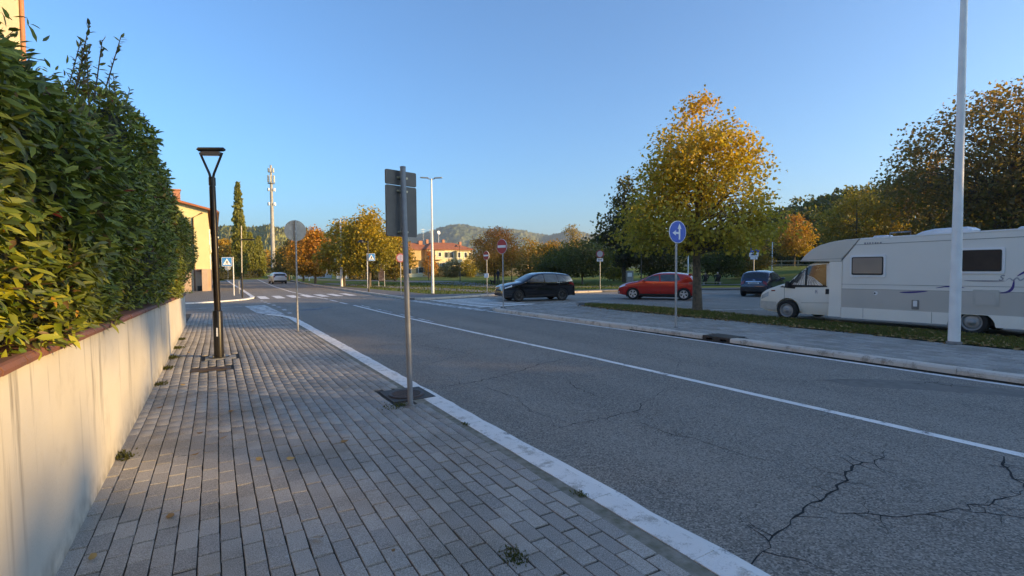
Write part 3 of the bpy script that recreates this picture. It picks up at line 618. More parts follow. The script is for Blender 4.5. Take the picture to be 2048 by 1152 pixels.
# ---- blue direction disc on the island
def arrow_sign(loc, facing):
    rt_ = empty('direction_sign', loc, 0, 'blue round sign with white ahead-or-left arrows on a grey pole in the island', 'road sign')
    pole(rt_, 2.95, .03, M_STEEL); nr = Vector(facing).normalized(); u = Vector((-nr.y, nr.x, 0)); z = Vector((0, 0, 1))
    o = Vector((0, 0, 2.67)) + nr * .04
    d_ = MB().prism(circ(.31, 44), o, u, z, nr, .02).build('disc', M_WHITE, rt_)
    f_ = MB().prism(circ(.295, 44), o + nr * .02, u, z, nr, .003).build('blue_face', M_SBLUE, d_)
    mb = MB()
    for A in ([(.03, -.21), (.085, -.21), (.085, .09), (.03, .09)], [(-.015, .085), (.13, .085), (.0575, .235)], [(-.07, -.055), (.032, -.055), (.032, 0), (-.07, 0)], [(-.075, -.10), (-.075, .045), (-.20, -.0275)]): mb.prism(A, o + nr * .0235, u, z, nr, .003)
    mb.build('arrow', M_WHITE, d_)
arrow_sign((11.15, 10.05, .05), (-.06, -1, 0))
# ---- no-entry discs
def no_entry(loc, h, r, facing, label, low=None, wide=1):
    rt_ = empty('no_entry_sign', loc, 0, label, 'road sign'); pole(rt_, h + r, .027, M_STEEL); nr = Vector(facing).normalized(); u = Vector((-nr.y, nr.x, 0)); z = Vector((0, 0, 1)); o = Vector((0, 0, h)) + nr * .04
    d_ = MB().prism(circ(r, 44), o, u, z, nr, .02).build('disc', M_WHITE, rt_)
    MB().prism(circ(r * .97, 44), o + nr * .02, u, z, nr, .003).build('red_face', M_SRED, d_)
    MB().prism([(-r * .8, -r * .17), (r * .8, -r * .17), (r * .8, r * .17), (-r * .8, r * .17)], o + nr * .0235, u, z, nr, .003).build('white_bar', M_WHITE, d_)
    if low: MB().prism(rrect(.42, .28, .02), Vector((0, 0, low)) + nr * .04, u, z, nr, .015).build('plate', M_WHITE, rt_)
no_entry((10.55, 18.9, .05), 2.62, .31, (-.97, -.24, 0), 'red no-entry disc on the tip of the block-paved island by the crossing')
no_entry((15.35, 29.65, .04), 2.55, .29, (-.97, -.24, 0), 'smaller no-entry sign with a white plate on the park side of the crossing', 1.25)
# ---- pedestrian crossing squares
def ped_sign(name, loc, s_, h, facing, shift, label, pm=M_WHITEP):
    rt_ = empty(name, loc, 0, label, 'road sign'); pole(rt_, h + s_ * .55, .03, pm); nr = Vector(facing).normalized(); u = Vector((-nr.y, nr.x, 0)); z = Vector((0, 0, 1)); o = Vector((0, 0, h)) + nr * .04 + u * shift
    b_ = MB().prism(rrect(s_, s_, .03), o, u, z, nr, .03).build('panel', M_WHITE, rt_)
    MB().prism(rrect(s_ * .94, s_ * .94, .03), o + nr * .0305, u, z, nr, .003).build('blue_face', P('crossing_blue', (.02, .22, .55), .35), b_)
    MB().prism([(-.39 * s_, -.33 * s_), (.39 * s_, -.33 * s_), (0, .36 * s_)], o + nr * .0345, u, z, nr, .003).build('white_triangle', M_WHITE, b_)
    mb = MB(); q = o + nr * .038
    for A in ([(-.03, .05), (.05, .05), (.06, -.08), (-.05, -.08)], [(-.05, -.08), (0, -.08), (-.09, -.27), (-.14, -.27)], [(.01, -.08), (.06, -.08), (.12, -.27), (.07, -.27)], [(.05, .04), (.12, -.06), (.09, -.08), (.03, 0)], [(-.03, .04), (-.11, -.05), (-.08, -.07), (-.01, 0)], circ(.045, 12, .01, .10)):
        mb.prism([(p[0] * s_, p[1] * s_) for p in A], q, u, z, nr, .003)
    for k in range(4): mb.prism([((-.2 + k * .12) * s_, -.30 * s_), ((-.13 + k * .12) * s_, -.30 * s_), ((-.15 + k * .12) * s_, -.275 * s_), ((-.2 + k * .12) * s_, -.275 * s_)], q, u, z, nr, .002)
    mb.build('walking_figure', M_SBLACK, b_)
ped_sign('crossing_sign', (1.12, 40.2, 0), .62, 2.35, (-.0, -1, 0), -.38, 'blue pedestrian crossing sign on a pole by the kerb near the yellow house', M_WHITEP)
ped_sign('crossing_sign', (11.85, 46.2, .04), .66, 2.8, (-.15, -.99, 0), .36, 'blue pedestrian crossing sign on a white pole in front of the lime tree trunk')
# ---- white street lamps
def white_lamp(loc, h, label, arm, rad=.11, low=None, ang=-25, group=None):
    rt_ = empty('street_lamp', loc, 0, label, 'lamp'); mb = MB(); mb.tube([(0, 0, -.02), (.0, 0, h * .45), (0, 0, h)], [rad, rad * .72, rad * .48], 18); mb.build('pole', M_WHITEP, rt_)
    mb = MB(); mb.lathe([(rad + .03, 0), (rad + .03, .05), (rad + .005, .06)], 18); mb.build('base_collar', P('grey_mortar', (.25, .24, .23), .9), rt_)
    for s_ in (-1, 1):
        a = R(ang); dx, dy = math.cos(a) * s_, math.sin(a) * s_
        mb = MB(); mb.tube([(0, 0, h - .06), (dx * .25, dy * .25, h + .02)], .03, 8); ar = mb.build('arm', M_STEELD, rt_)
        mb = MB(); mb.prism([(.2, -.10), (arm - .05, -.13), (arm, -.06), (arm, .06), (arm - .05, .13), (.2, .10)], (0, 0, h + .02), (dx, dy, .04), (-dy, dx, 0), (0, 0, 1), .055); hd_ = mb.build('lamp_head', M_STEELD, ar)
    if low: 
        mb = MB(); mb.box((-.28, 0, low), (.75, .12, .32), R(ang), .01); mb.build('sign_plate', P('grey_plate', (.5, .5, .5), .5), rt_)
    return rt_
wl = white_lamp((13.7, 4.68, .05), 9.2, 'thick white lamp pole on the island in front of the motorhome', .9, .108)
wl.rotation_euler = (0, R(.55), 0)
white_lamp((13.06, 33.4, .0), 7.95, 'white twin-headed street lamp at the corner of the park lawn', .75, .10)
white_lamp((11.05, 53.2, .0), 6.75, 'white twin-headed street lamp with a grey plate before the yellow lime trees', .75, .13, 2.7)
white_lamp((12.6, 84, .0), 7.2, 'slim white lamp pole standing between the orange lime trees', .6, .09)
white_lamp((16.6, 118, .0), 9.6, 'far white lamp with a T-shaped head above the dark trees', 1.3, .13, ang=-10)
# ---- black park lamps
def park_lamp(loc, h, label, ang, hs=1):
    rt_ = empty('park_lamp', loc, 0, label, 'lamp', None); mb = MB(); mb.tube([(0, 0, 0), (0, 0, .9), (0, 0, .92), (0, 0, h)], [.06, .06, .042, .036], 12); mb.build('pole', M_BLACK, rt_)
    dx, dy = math.cos(R(ang)), math.sin(R(ang)); mb = MB(); mb.tube([(0, 0, h - .1), (dx * .45 * hs, dy * .45 * hs, h - .05)], .022, 8); ar = mb.build('arm', M_BLACK, rt_)
    mb = MB(); mb.lathe([(.03, .0), (.10, -.02), (.27 * hs, -.20), (.26 * hs, -.215), (.001, -.2)], 18, c=(dx * .5 * hs, dy * .5 * hs, h + .08)); mb.build('lamp_shade', M_BLACK, ar)
park_lamp((9.95, 38.5, .04), 3.85, 'black lamp post with a bell shade on the pavement beyond the crossing', 150)
park_lamp((30.0, 66.2, 0), 5.0, 'black park lamp with a bell shade on the lawn in front of the house', 150)
park_lamp((33.9, 58.4, 0), 5.0, 'plain black park lamp beside the big orange tree', 60, .3)
park_lamp((27.5, 72, 0), 3.6, 'thin dark lamp post near the small pale car', 60, .3)
park_lamp((36.3, 37.1, 0), 3.2, 'thin black lamp post under the dark evergreen tree', 60, .3)
sl = empty('street_lamp', (1.5, 37.0, 0), 0, 'slim lamp pole with a flat side arm on the pavement by the yellow house', 'lamp')
mb = MB(); mb.tube([(0, 0, 0), (0, 0, 1.6)], .05, 10); mb.build('base_sleeve', M_BLACK, sl)
mb = MB(); mb.tube([(0, 0, 1.6), (.05, 0, 4.6)], .034, 10); mb.build('pole', P('beige_pole', (.55, .47, .36), .5), sl)
mb = MB(); mb.box((.42, -.15, 3.72), (.75, .16, .08), R(-20), .01); mb.build('lamp_head', M_BLACK, sl)
for k, (x, y) in enumerate(((1.55, 43.5), (1.62, 40.8))):
    b_ = MB(); b_.lathe([(.035, 0), (.035, .95), (.02, 1.0), (.001, 1.01)], 10); tag(b_.build('post', M_STEELD, None, (x, y, 0)), 'thin grey post at the edge of the pavement by the yellow house', 'post', 'thin posts along the far left kerb')
# ---- advertising totem, round far sign, warning signs
tt = empty('advertising_stand', (14.65, 51.6, .0), R(-31), 'narrow upright poster stand with a pinkish poster on the lawn', 'poster stand')
mb = MB()
for s_ in (-1, 1): mb2 = MB(); mb2.tube([(.3 * s_, 0, 0), (.3 * s_, 0, 2.62)], .045, 8); mb2.build('post', M_STEEL, tt)
mb = MB(); mb.box((0, 0, 1.52), (.56, .08, 2.0), 0, .01); b_ = mb.build('board', P('brown_frame', (.09, .055, .04), .6), tt)
mb = MB(); mb.box((0, -.044, 1.52), (.48, .004, 1.86)); mb.build('poster', P('faded_poster', (.42, .33, .33), .6, col2=(.20, .14, .14), scale=2.3, lo=.45, hi=.6), b_)
mb = MB(); mb.box((.1, 0, 2.62), (.16, .1, .22), 0, .02); mb.build('top_ornament', M_WHITEP, tt)
def ring_sign(loc, h, r, facing, label, face=M_WHITE, ring=M_SRED, plate=None):
    rt_ = empty('round_sign', loc, 0, label, 'road sign'); pole(rt_, h + r, .027); nr = Vector(facing).normalized(); u = Vector((-nr.y, nr.x, 0)); z = Vector((0, 0, 1)); o = Vector((0, 0, h)) + nr * .04
    d_ = MB().prism(circ(r, 40), o, u, z, nr, .02).build('ring', ring, rt_); MB().prism(circ(r * .74, 40), o + nr * .0205, u, z, nr, .004).build('sign_face', face, d_)
    if plate:
        b_ = MB().prism(rrect(.46, .22, .015), Vector((0, 0, h - r - .15)) + nr * .04, u, z, nr, .015).build('plate', M_WHITE, rt_)
        MB().prism([(-.16, -.025), (.16, -.025), (.16, .035), (-.16, .035)], Vector((0, 0, h - r - .15)) + nr * .0555, u, z, nr, .002).build('print', M_SBLACK, b_)
M_GREYF = P('dim_face', (.45, .43, .43), .5, col2=(.38, .36, .36))
ring_sign((10.3, 31.9, .05), 2.42, .29, (-.2, -.98, 0), 'round faded pinkish sign on the park pavement near the parking lot mouth', P('pale_face', (.55, .48, .52), .5, col2=(.30, .28, .42), scale=5), P('faded_red_ring', (.45, .12, .12), .5))
ring_sign((25.05, 29.9, .05), 2.72, .30, (-.75, -.66, 0), 'round no-vehicles sign with red ring and white plate by the parking lot', M_GREYF, P('dull_red_ring', (.38, .05, .06), .5), True)
ring_sign((13.0, 108, .0), 2.0, .5, (-.1, -1, 0), 'round blue sign near the foot of the antenna mast', P('navy_face', (.05, .06, .14), .5), P('navy_ring', (.05, .055, .12), .5))
ring_sign((1.9, 98, .0), 2.2, .45, (0, -1, 0), 'small octagonal sign seen from behind at the far roundabout', P('pale_back', (.6, .55, .48), .6), MATS['pale_back'])
# ---- blue parking sign with two plates
ps = empty('parking_sign', (32.0, 22.0, .0), 0, 'blue parking sign with two white plates above the dark blue small car', 'road sign'); pole(ps, 3.0, .03)
nr = Vector((-.80, -.60, 0)).normalized(); u = Vector((-nr.y, nr.x, 0)); z = Vector((0, 0, 1))
for nm, zc, ww, hh, mt in (('blue_panel', 2.86, .70, .27, M_SBLUE), ('tow_plate', 2.55, .60, .28, M_WHITE), ('arrow_plate', 2.31, .45, .17, M_WHITE)):
    b_ = MB().prism(rrect(ww, hh, .02), Vector((0, 0, zc)) + nr * .04, u, z, nr, .02).build(nm, mt, ps)
    o = Vector((0, 0, zc)) + nr * .0605
    if nm == 'blue_panel': MB().prism([(-.14, -.07), (-.06, -.07), (-.06, .08)], o, u, z, nr, .003).build('white_mark', M_WHITE, b_)
    if nm == 'tow_plate': MB().prism([(-.2, -.04), (.2, -.04), (.2, .02), (.08, .03), (.03, .06), (-.10, .06), (-.14, .02), (-.2, .01)], o, u, z, nr, .003).build('car_print', P('navy_print', (.01, .02, .12), .5), b_)
    if nm == 'arrow_plate': MB().prism([(.06, -.04), (.13, 0), (.06, .04)], o, u, z, nr, .003).build('arrow_print', M_SBLACK, b_)
# ---- utility cabinet, thin white pole, lit yellow post
cb = empty('utility_cabinet', (38.6, 41.2, 0), R(-35), 'pale grey utility cabinet with a white notice beside the evergreen trunk', 'cabinet')
mb = MB(); mb.box((0, 0, .65), (.72, .5, 1.3), 0, .03); mb.build('body', P('cabinet_grey', (.30, .30, .29), .6), cb)
mb = MB(); mb.box((0, 0, 1.33), (.8, .58, .06), 0, .02); mb.build('lid', MATS['cabinet_grey'], cb)
mb = MB(); mb.box((-.02, -.254, .95), (.46, .006, .42)); mb.build('notice', M_WHITE, cb)
for loc, h, mt, lab in (((41, 35.4, 0), 3.1, M_WHITEP, 'thin white post standing behind the lime tree trunk'), ((61, 39.4, 1.0), 3.8, M_WHITEP, 'thin pale pole in front of the wooden fence'), ((39.3, 27.6, 0), .95, P('cream_post', (.7, .62, .4), .6), 'short pale marker post on the grass beside the dark blue small car')):
    b_ = MB(); b_.lathe([(.06, 0), (.05, h - .02), (.02, h), (.001, h)], 12); tag(b_.build('post', mt, None, loc), lab, 'post')
# ---- wooden fence on the bank
fn = empty('wooden_fence', (66, 46, 1.5), R(-58), 'pale wooden post-and-rail fence along the grass bank', 'fence')
mw = P('bleached_wood', (.42, .33, .22), .8)
for i in range(15):
    mb = MB(); mb.box((-14 + i * 2.0, 0, .45), (.13, .13, 1.3), 0, .01); mb.build('post', mw, fn)
for z in (.4, .95):
    for i in range(14): mb = MB(); mb.box((-13 + i * 2.0, -.09, z), (1.98, .05, .12), 0, .01); mb.build('rail', mw, fn)
# ---- kerb inlet
dr = empty('storm_drain', (10.64, 8.11, 0), 0, 'dark iron storm drain inlet set into the island kerb', 'drain')
mb = MB(); P_ = [(-.385, -.06), (-.29, -.06), (-.29, .02), (-.10, .02), (-.10, -.06), (.10, -.06), (.10, .02), (.29, .02), (.29, -.06), (.385, -.06), (.385, .068), (-.385, .068)]
bm = bmesh.new(); f = bm.faces.new([bm.verts.new((-.27, p[0], p[1])) for p in P_]); r = bmesh.ops.extrude_face_region(bm, geom=[f]); bmesh.ops.translate(bm, vec=(.09, 0, 0), verts=[v for v in r['geom'] if isinstance(v, bmesh.types.BMVert)])
bmesh.ops.recalc_face_normals(bm, faces=bm.faces); me = bpy.data.meshes.new('inlet_front'); bm.to_mesh(me); bm.free(); me.materials.append(M_IRON); link('inlet_front', me, dr)
mb = MB(); mb.box((.06, 0, .062), (.47, .77, .016), 0, .004); mb.build('cover', M_IRON, dr)
mb = MB(); mb.box((.0, 0, -.05), (.2, .7, .04)); mb.build('throat', M_SBLACK, dr)
# ---- antenna mast
an = empty('antenna_mast', (14.3, 158, 0), 0, 'tall grey cylindrical telecom mast with antenna panels and dishes', 'mast')
mb = MB(); mb.tube([(0, 0, 0), (0, 0, 12), (0, 0, 24), (0, 0, 31)], [.62, .52, .38, .26], 20); mb.build('mast', P('mast_grey', (.36, .34, .30), .6, col2=(.30, .28, .25), scale=.8), an)
for z in (20.2, 24.2):
    for a in (200, 330, 80):
        mb = MB(); c = (math.cos(R(a)) * .75, math.sin(R(a)) * .75, z); disc(mb, c, (math.cos(R(a)), math.sin(R(a)), 0), .48, .25, 20); mb.build('dish', M_WHITE, an)
for z, hh, rr in ((27.2, 1.9, .85), (29.6, 1.1, .7)):
    for k in range(6):
        a = R(20 + 60 * k); mb = MB(); mb.box((math.cos(a) * rr, math.sin(a) * rr, z), (.42, .26, hh), a + math.pi / 2, .03); mb.build('antenna_panel', P('antenna_cream', (.55, .52, .44), .6), an)
mb = MB(); mb.lathe([(.95, 25.9), (.95, 26.0), (.3, 26.0)], 20); mb.build('ring_platform', M_STEELD, an)
# ================================================================ VEHICLES
def evaluated(o):
    dg = bpy.context.evaluated_depsgraph_get(); me = bpy.data.meshes.new_from_object(o.evaluated_get(dg)); return me
def cut(me, cutters, mat):
    t = bpy.data.objects.new('tmp', me); COL.objects.link(t); cs = []
    for cm in cutters:
        c = bpy.data.objects.new('tmpc', cm); COL.objects.link(c); cs.append(c)
        m = t.modifiers.new('b', 'BOOLEAN'); m.operation = 'DIFFERENCE'; m.object = c; m.solver = 'EXACT'
    out = evaluated(t)
    for o in [t] + cs: bpy.data.objects.remove(o, do_unlink=True)
    out.materials.clear(); out.materials.append(mat); return out
class Shell:
    """car body as a loft: side profile (x,z), plan width, tumblehome"""
    def __init__(s, L, W, top, belt, sill=.26, roof=None, tuck=.22, rr=.16, nose=.17):
        s.L, s.W, s.belt, s.sill, s.tuck, s.rr, s.nose = L, W, belt, sill, tuck, rr, nose
        s.roof = roof or max(p[1] for p in top)
        xs = np.array([p[0] for p in top])[::-1]; zs = np.array([p[1] for p in top])[::-1]
        s.gx = np.linspace(xs[0], xs[-1], 500); g = np.interp(s.gx, xs, zs); k = np.ones(15) / 15
        sm = np.convolve(np.pad(g, 7, mode='edge'), k, 'valid'); e = np.clip((np.minimum(np.arange(500), 499 - np.arange(500)) - 12) / 20, 0, 1)
        s.gz = g * (1 - e) + sm * e
    def zt(s, x): return float(np.interp(x, s.gx, s.gz))
    def w(s, x):
        q = max(0, (abs(x) - .55 * s.L / 2) / (.45 * s.L / 2)); return s.W / 2 * (1 - s.nose * q ** 2.4)
    def t(s, z):
        if z > s.belt: return 1 - s.tuck * ((z - s.belt) / (s.roof - s.belt)) ** 1.25
        q = (s.belt - z) / (s.belt - s.sill); return 1 - .07 * q ** 2.2 + .012 * math.sin(q * math.pi)
    def side(s, x, z): return s.w(x) * s.t(z)
    def r(s, x): return min(s.rr, .4 * (s.zt(x) - s.sill))
    def top(s, x, y):
        zt, r = s.zt(x), s.r(x); ys = s.side(x, zt - r); q = min(1, abs(y) / ys); return zt - r + r * (1 - q ** 2.6) ** (1 / 2.6)
    def mesh(s, name, mat, wheels, wr):
        st = np.concatenate([np.linspace(-s.L / 2, -s.L / 2 + .5, 14), np.linspace(-s.L / 2 + .5, s.L / 2 - .45, 46)[1:-1], np.linspace(s.L / 2 - .45, s.L / 2, 14)])
        V = []; K = 9; A = 9; n = 2 * (K + A) - 1
        for x in st:
            zt, r = s.zt(x), s.r(x); zs = zt - r; half = []
            zb = s.sill + .10 * max(0, (abs(x) - s.L / 2 + .5) / .5) ** 1.5
            for k in range(K): z = zb + (zs - zb) * k / (K - 1); half.append((s.side(x, z) * (1 - .05 * (k == 0)), z))
            ys = s.side(x, zs)
            for a in range(1, A + 1):
                q = a / A * math.pi / 2; half.append((ys * max(0, math.cos(q)) ** (2 / 2.6), zs + r * math.sin(q) ** (2 / 2.6)))
            ring = [(x, y, z) for y, z in half] + [(x, -y, z) for y, z in half[-2::-1]]
            V += ring
        m_ = len(ring); mb = MB(); ns = len(st)
        Fc = [[i * m_ + k, i * m_ + (k + 1) % m_, (i + 1) * m_ + (k + 1) % m_, (i + 1) * m_ + k] for i in range(ns - 1) for k in range(m_)]
        mb.add(V, Fc + [list(range(m_))[::-1], list(range((ns - 1) * m_, ns * m_))], True)
        me = mb.me(name, mat); bm = bmesh.new(); bm.from_mesh(me); bmesh.ops.recalc_face_normals(bm, faces=bm.faces); bm.to_mesh(me); bm.free()
        cs = []
        for xw in wheels:
            for sy in (-1, 1):
                c = MB(); q = 26; prof = [(wr * math.cos(2 * math.pi * k / q), wr * math.sin(2 * math.pi * k / q)) for k in range(q)]
                c.prism(prof, (xw, sy * (s.W / 2 - .30), wr * .86), (1, 0, 0), (0, 0, 1), (0, sy, 0), .6); cm = c.me('c', None)
                bm = bmesh.new(); bm.from_mesh(cm); bmesh.ops.recalc_face_normals(bm, faces=bm.faces); bm.to_mesh(cm); bm.free(); cs.append(cm)
        out = cut(me, cs, mat)
        out.polygons.foreach_set('use_smooth', [True] * len(out.polygons))
        out.set_sharp_from_angle(angle=R(38)); return out
    def side_patch(s, name, quad, sgn, mat, parent, off=.004, nx=8, nz=4, thick=0):
        mb = MB(); V = []; (a, b, c, d) = quad
        for i in range(nx + 1):
            for j in range(nz + 1):
                u, v = i / nx, j / nz
                x = (a[0] * (1 - u) + b[0] * u) * (1 - v) + (d[0] * (1 - u) + c[0] * u) * v
                z = (a[1] * (1 - u) + b[1] * u) * (1 - v) + (d[1] * (1 - u) + c[1] * u) * v
                z = min(z, s.zt(x) - s.r(x) * .55); y = s.side(x, min(z, s.zt(x) - s.r(x)))
                zs = s.zt(x) - s.r(x)
                if z > zs: y *= (1 - ((z - zs) / s.r(x)) ** 2.6) ** (1 / 2.6)
                V.append((x, sgn * (y + off), z))
        mb.add(V, [[i * (nz + 1) + j, (i + 1) * (nz + 1) + j, (i + 1) * (nz + 1) + j + 1, i * (nz + 1) + j + 1] for i in range(nx) for j in range(nz)], True)
        return mb.build(name, mat, parent)
    def top_patch(s, name, x0, x1, f0, f1, mat, parent, off=.005, ny=12, nx=8, y0=None, y1=None):
        mb = MB(); V = []
        for i in range(nx + 1):
            u = i / nx; x = x0 * (1 - u) + x1 * u; f = f0 * (1 - u) + f1 * u
            ys = s.side(x, s.zt(x) - s.r(x)); dz = (s.zt(x + .01) - s.zt(x - .01)) / .02; nn = math.hypot(dz, 1)
            lo, hi = (-f * ys, f * ys) if y0 is None else (y0, y1)
            for j in range(ny + 1):
                y = lo + (hi - lo) * j / ny; V.append((x - dz / nn * off, y, s.top(x, y) + off / nn))
        mb.add(V, [[i * (ny + 1) + j, (i + 1) * (ny + 1) + j, (i + 1) * (ny + 1) + j + 1, i * (ny + 1) + j + 1] for i in range(nx) for j in range(ny)], True)
        return mb.build(name, mat, parent)
def wheel(parent, x, y, r, w_, sgn, rim_mat, hub_mat, spokes, style='v', steer=0):
    e = MB(); R0 = r * .66
    e.lathe([(R0, -w_ / 2), (r - .03, -w_ / 2), (r, -w_ / 2 + .03), (r, w_ / 2 - .03), (r - .03, w_ / 2), (R0 + .01, w_ / 2), (R0, w_ / 2 - .02)], 40, 'Y')
    root = e.build('wheel', M_RUBBER, parent, (x, y, r)); root.rotation_euler = (0, 0, steer)
    mb = MB(); yo = sgn * (w_ / 2 - .035)
    mb.lathe([(R0 + .004, yo - sgn * .03), (R0 + .002, yo + sgn * .022), (R0 - .028, yo + sgn * .016), (R0 - .034, yo - sgn * .05)], 40, 'Y')
    for k in range(spokes):
        a = 2 * math.pi * k / spokes + .31
        for q in ((-.17, .17) if style == 'v' else (.22,)):
            c0 = Vector((math.cos(a) * .04, yo + sgn * .008, math.sin(a) * .04)); a2 = a + q; c1 = Vector((math.cos(a2) * (R0 - .02), yo + sgn * .012, math.sin(a2) * (R0 - .02)))
            d = (c1 - c0).normalized(); n = Vector((-d.z, 0, d.x)); ww = .026 if style == 'v' else .022
            mb.add([c0 + n * ww, c0 - n * ww, c1 - n * ww * .9, c1 + n * ww * .9] + [p + Vector((0, -sgn * .02, 0)) for p in (c0 + n * ww, c0 - n * ww, c1 - n * ww, c1 + n * ww)], [[0, 1, 2, 3], [0, 4, 5, 1], [1, 5, 6, 2], [2, 6, 7, 3], [3, 7, 4, 0]])
    if style == 'steel':
        mb.lathe([(R0 - .02, yo - sgn * .05), (R0 * .75, yo - sgn * .02), (R0 * .55, yo + sgn * .0), (R0 * .35, yo - sgn * .01), (R0 * .3, yo + sgn * .03), (.001, yo + sgn * .03)], 32, 'Y')
    mb.lathe([(.062, yo - sgn * .01), (.055, yo + sgn * .02), (.001, yo + sgn * .024)], 20, 'Y'); mb.build('rim', rim_mat, root)
    mb = MB(); mb.lathe([(R0 - .01, yo - sgn * .07), (.001, yo - sgn * .07)], 28, 'Y'); mb.build('dark_backing', hub_mat, root)  # dark disc behind the spokes, its colour stands in for shade
    return root
M_SIDEG = P('side_glass', (.10, .115, .11), .05, 0, col2=(.05, .055, .055), scale=2.2, spec=.8, local=True); M_CHROME = P('chrome', (.75, .75, .76), .12, 1.0); M_ALU = P('silver_alloy', (.72, .72, .73), .3, .6); M_DALU = P('dark_alloy', (.12, .12, .12), .3, .8); M_INNER = P('wheel_shadow_metal', (.03, .03, .032), .7, .4)
M_TAIL = P('tail_lamp_red', (.32, .012, .012), .15, coat=.8); M_HEAD = P('head_lamp', (.72, .74, .76), .08, .3, coat=1); M_TRIM = P('black_trim', (.02, .02, .021), .6)
M_PLATE = P('plate_white', (.7, .7, .68), .4)
def paintm(name, c, rough=.28, metal=.25): return P(name, c, rough, metal, col2=tuple(k * .9 for k in c), scale=1.5, coat=1)
def car(name, label, sh, loc, heading, paint, wheels, wr, belt_pts, wins, wsc, rw, spokes, style, rim, scale=1, head=None, tail=None, rear=None, steer=0, cat='car', clad=None):
    rt_ = empty(name, loc, heading, label, cat); rt_.scale = (scale,) * 3
    body = link('body', sh.mesh('body', paint, wheels, wr * 1.13), rt_)
    for xw in wheels:
        for sy in (-1, 1): wheel(rt_, xw, sy * (sh.W / 2 - .125), wr, .20, sy, rim, M_INNER, spokes, style, steer if xw > 0 else 0)
    for sy in (-1, 1):
        for q in wins: sh.side_patch('side_window', q, sy, M_SIDEG, rt_)
        if head: sh.side_patch('headlight', head, sy, M_HEAD, rt_, .006)
        if tail: sh.side_patch('tail_light', tail, sy, M_TAIL, rt_, .006)
        xs = sorted(wheels); sh.side_patch('sill_trim', [(xs[0] + wr * 1.15, sh.sill + .005), (xs[1] - wr * 1.15, sh.sill + .005), (xs[1] - wr * 1.15, sh.sill + .10), (xs[0] + wr * 1.15, sh.sill + .10)], sy, clad or M_TRIM, rt_, .008, 6, 1)
        for xd in belt_pts['handles']:
            mb = MB(); mb.box((xd, sy * (sh.side(xd, sh.belt - .1) + .014), sh.belt - .10), (.17, .022, .028), 0, .006); mb.build('door_handle', paint if not clad else M_TRIM, rt_)
        for xd in belt_pts['seams']:
            sh.side_patch('door_seam', [(xd, sh.sill + .1), (xd + .008, sh.sill + .1), (xd + .008 + .02, sh.belt), (xd + .02, sh.belt)], sy, M_SBLACK, rt_, .0025, 1, 8)
        xm = belt_pts['mirror']; mb = MB(); mb.box((xm, sy * (sh.side(xm, sh.belt) + .11), sh.belt + .07), (.12, .2, .13), 0, .03); mb.build('mirror', M_TRIM if clad else paint, rt_, bevel=.02)
    sh.top_patch('windscreen', wsc[0], wsc[1], .9, .82, M_GLASS, rt_)
    sh.top_patch('rear_window', rw[0], rw[1], .82, .8, M_GLASS, rt_)
    mb = MB(); mb.box((-sh.L * .33, 0, sh.zt(-sh.L * .33) + .015), (.03, .012, .05)); mb.tube([(-sh.L * .33, 0, sh.zt(-sh.L * .33)), (-sh.L * .33 - .12, 0, sh.zt(-sh.L * .33) + .12)], .006, 6); mb.build('aerial', M_TRIM, rt_)
    mb = MB(); mb.box((0, 0, sh.sill - .03), (sh.L * .8, sh.W * .72, .1)); mb.build('underbody', M_TRIM, rt_)
    if rear: rear(rt_, sh)
    return rt_
def head_dir(dx, dy): return math.atan2(dy, dx)
# ---- black crossover at the crossing
S1 = Shell(4.43, 1.84, [(2.215, .50), (2.20, .74), (2.12, .88), (1.95, .96), (1.55, 1.06), (1.12, 1.12), (.72, 1.33), (.32, 1.53), (.05, 1.60), (-.35, 1.625), (-.9, 1.62), (-1.45, 1.575), (-1.86, 1.515), (-1.98, 1.36), (-2.10, 1.10), (-2.18, .97), (-2.20, .75), (-2.215, .5)], 1.04, .27)
def rear1(rt_, sh):
    mb = MB(); mb.box((-2.20, 0, .36), (.06, 1.5, .16), 0, .02); mb.build('bumper', M_TRIM, rt_)
    mb = MB(); mb.box((-1.84, 0, 1.50), (.22, 1.2, .03), 0, .01); mb.build('roof_spoiler', P('black_gloss', (.012, .013, .016), .12, .3, coat=1), rt_)
    mb = MB(); mb.box((2.19, 0, .40), (.05, 1.25, .16), 0, .02); mb.build('front_bumper', M_TRIM, rt_)
    mb = MB(); mb.box((2.18, 0, .64), (.05, .8, .10), 0, .02); mb.build('grille', M_TRIM, rt_)
    for sy in (-1, 1): sh.side_patch('window_trim', [(-1.55, 1.03), (.95, 1.07), (.95, 1.085), (-1.55, 1.045)], sy, M_CHROME, rt_, .007, 10, 1)
W1 = [[(-.22, 1.075), (.86, 1.11), (.22, 1.47), (-.14, 1.51)], [(-1.08, 1.07), (-.30, 1.075), (-.22, 1.51), (-.98, 1.50)], [(-1.60, 1.12), (-1.15, 1.075), (-1.06, 1.49), (-1.28, 1.44)]]
car('crossover_car', 'black crossover car with dark alloy wheels crossing the striped zebra', S1, (15.50, 24.15, ROAD), head_dir(-2.73, .49), paintm('black_car_paint', (.008, .009, .013), .16, .4), (1.30, -1.37), .345,
    {'handles': (-.25, -1.15), 'seams': (.98, -.26, -1.12), 'mirror': .72}, W1, (1.05, .36), (-1.90, -2.06), 9, 's', M_DALU, .97, [(1.72, .84), (2.12, .74), (2.10, .80), (1.70, .93)], [(-2.12, .86), (-1.78, .98), (-1.76, 1.06), (-2.10, 1.02)], rear1, R(10), clad=M_TRIM)
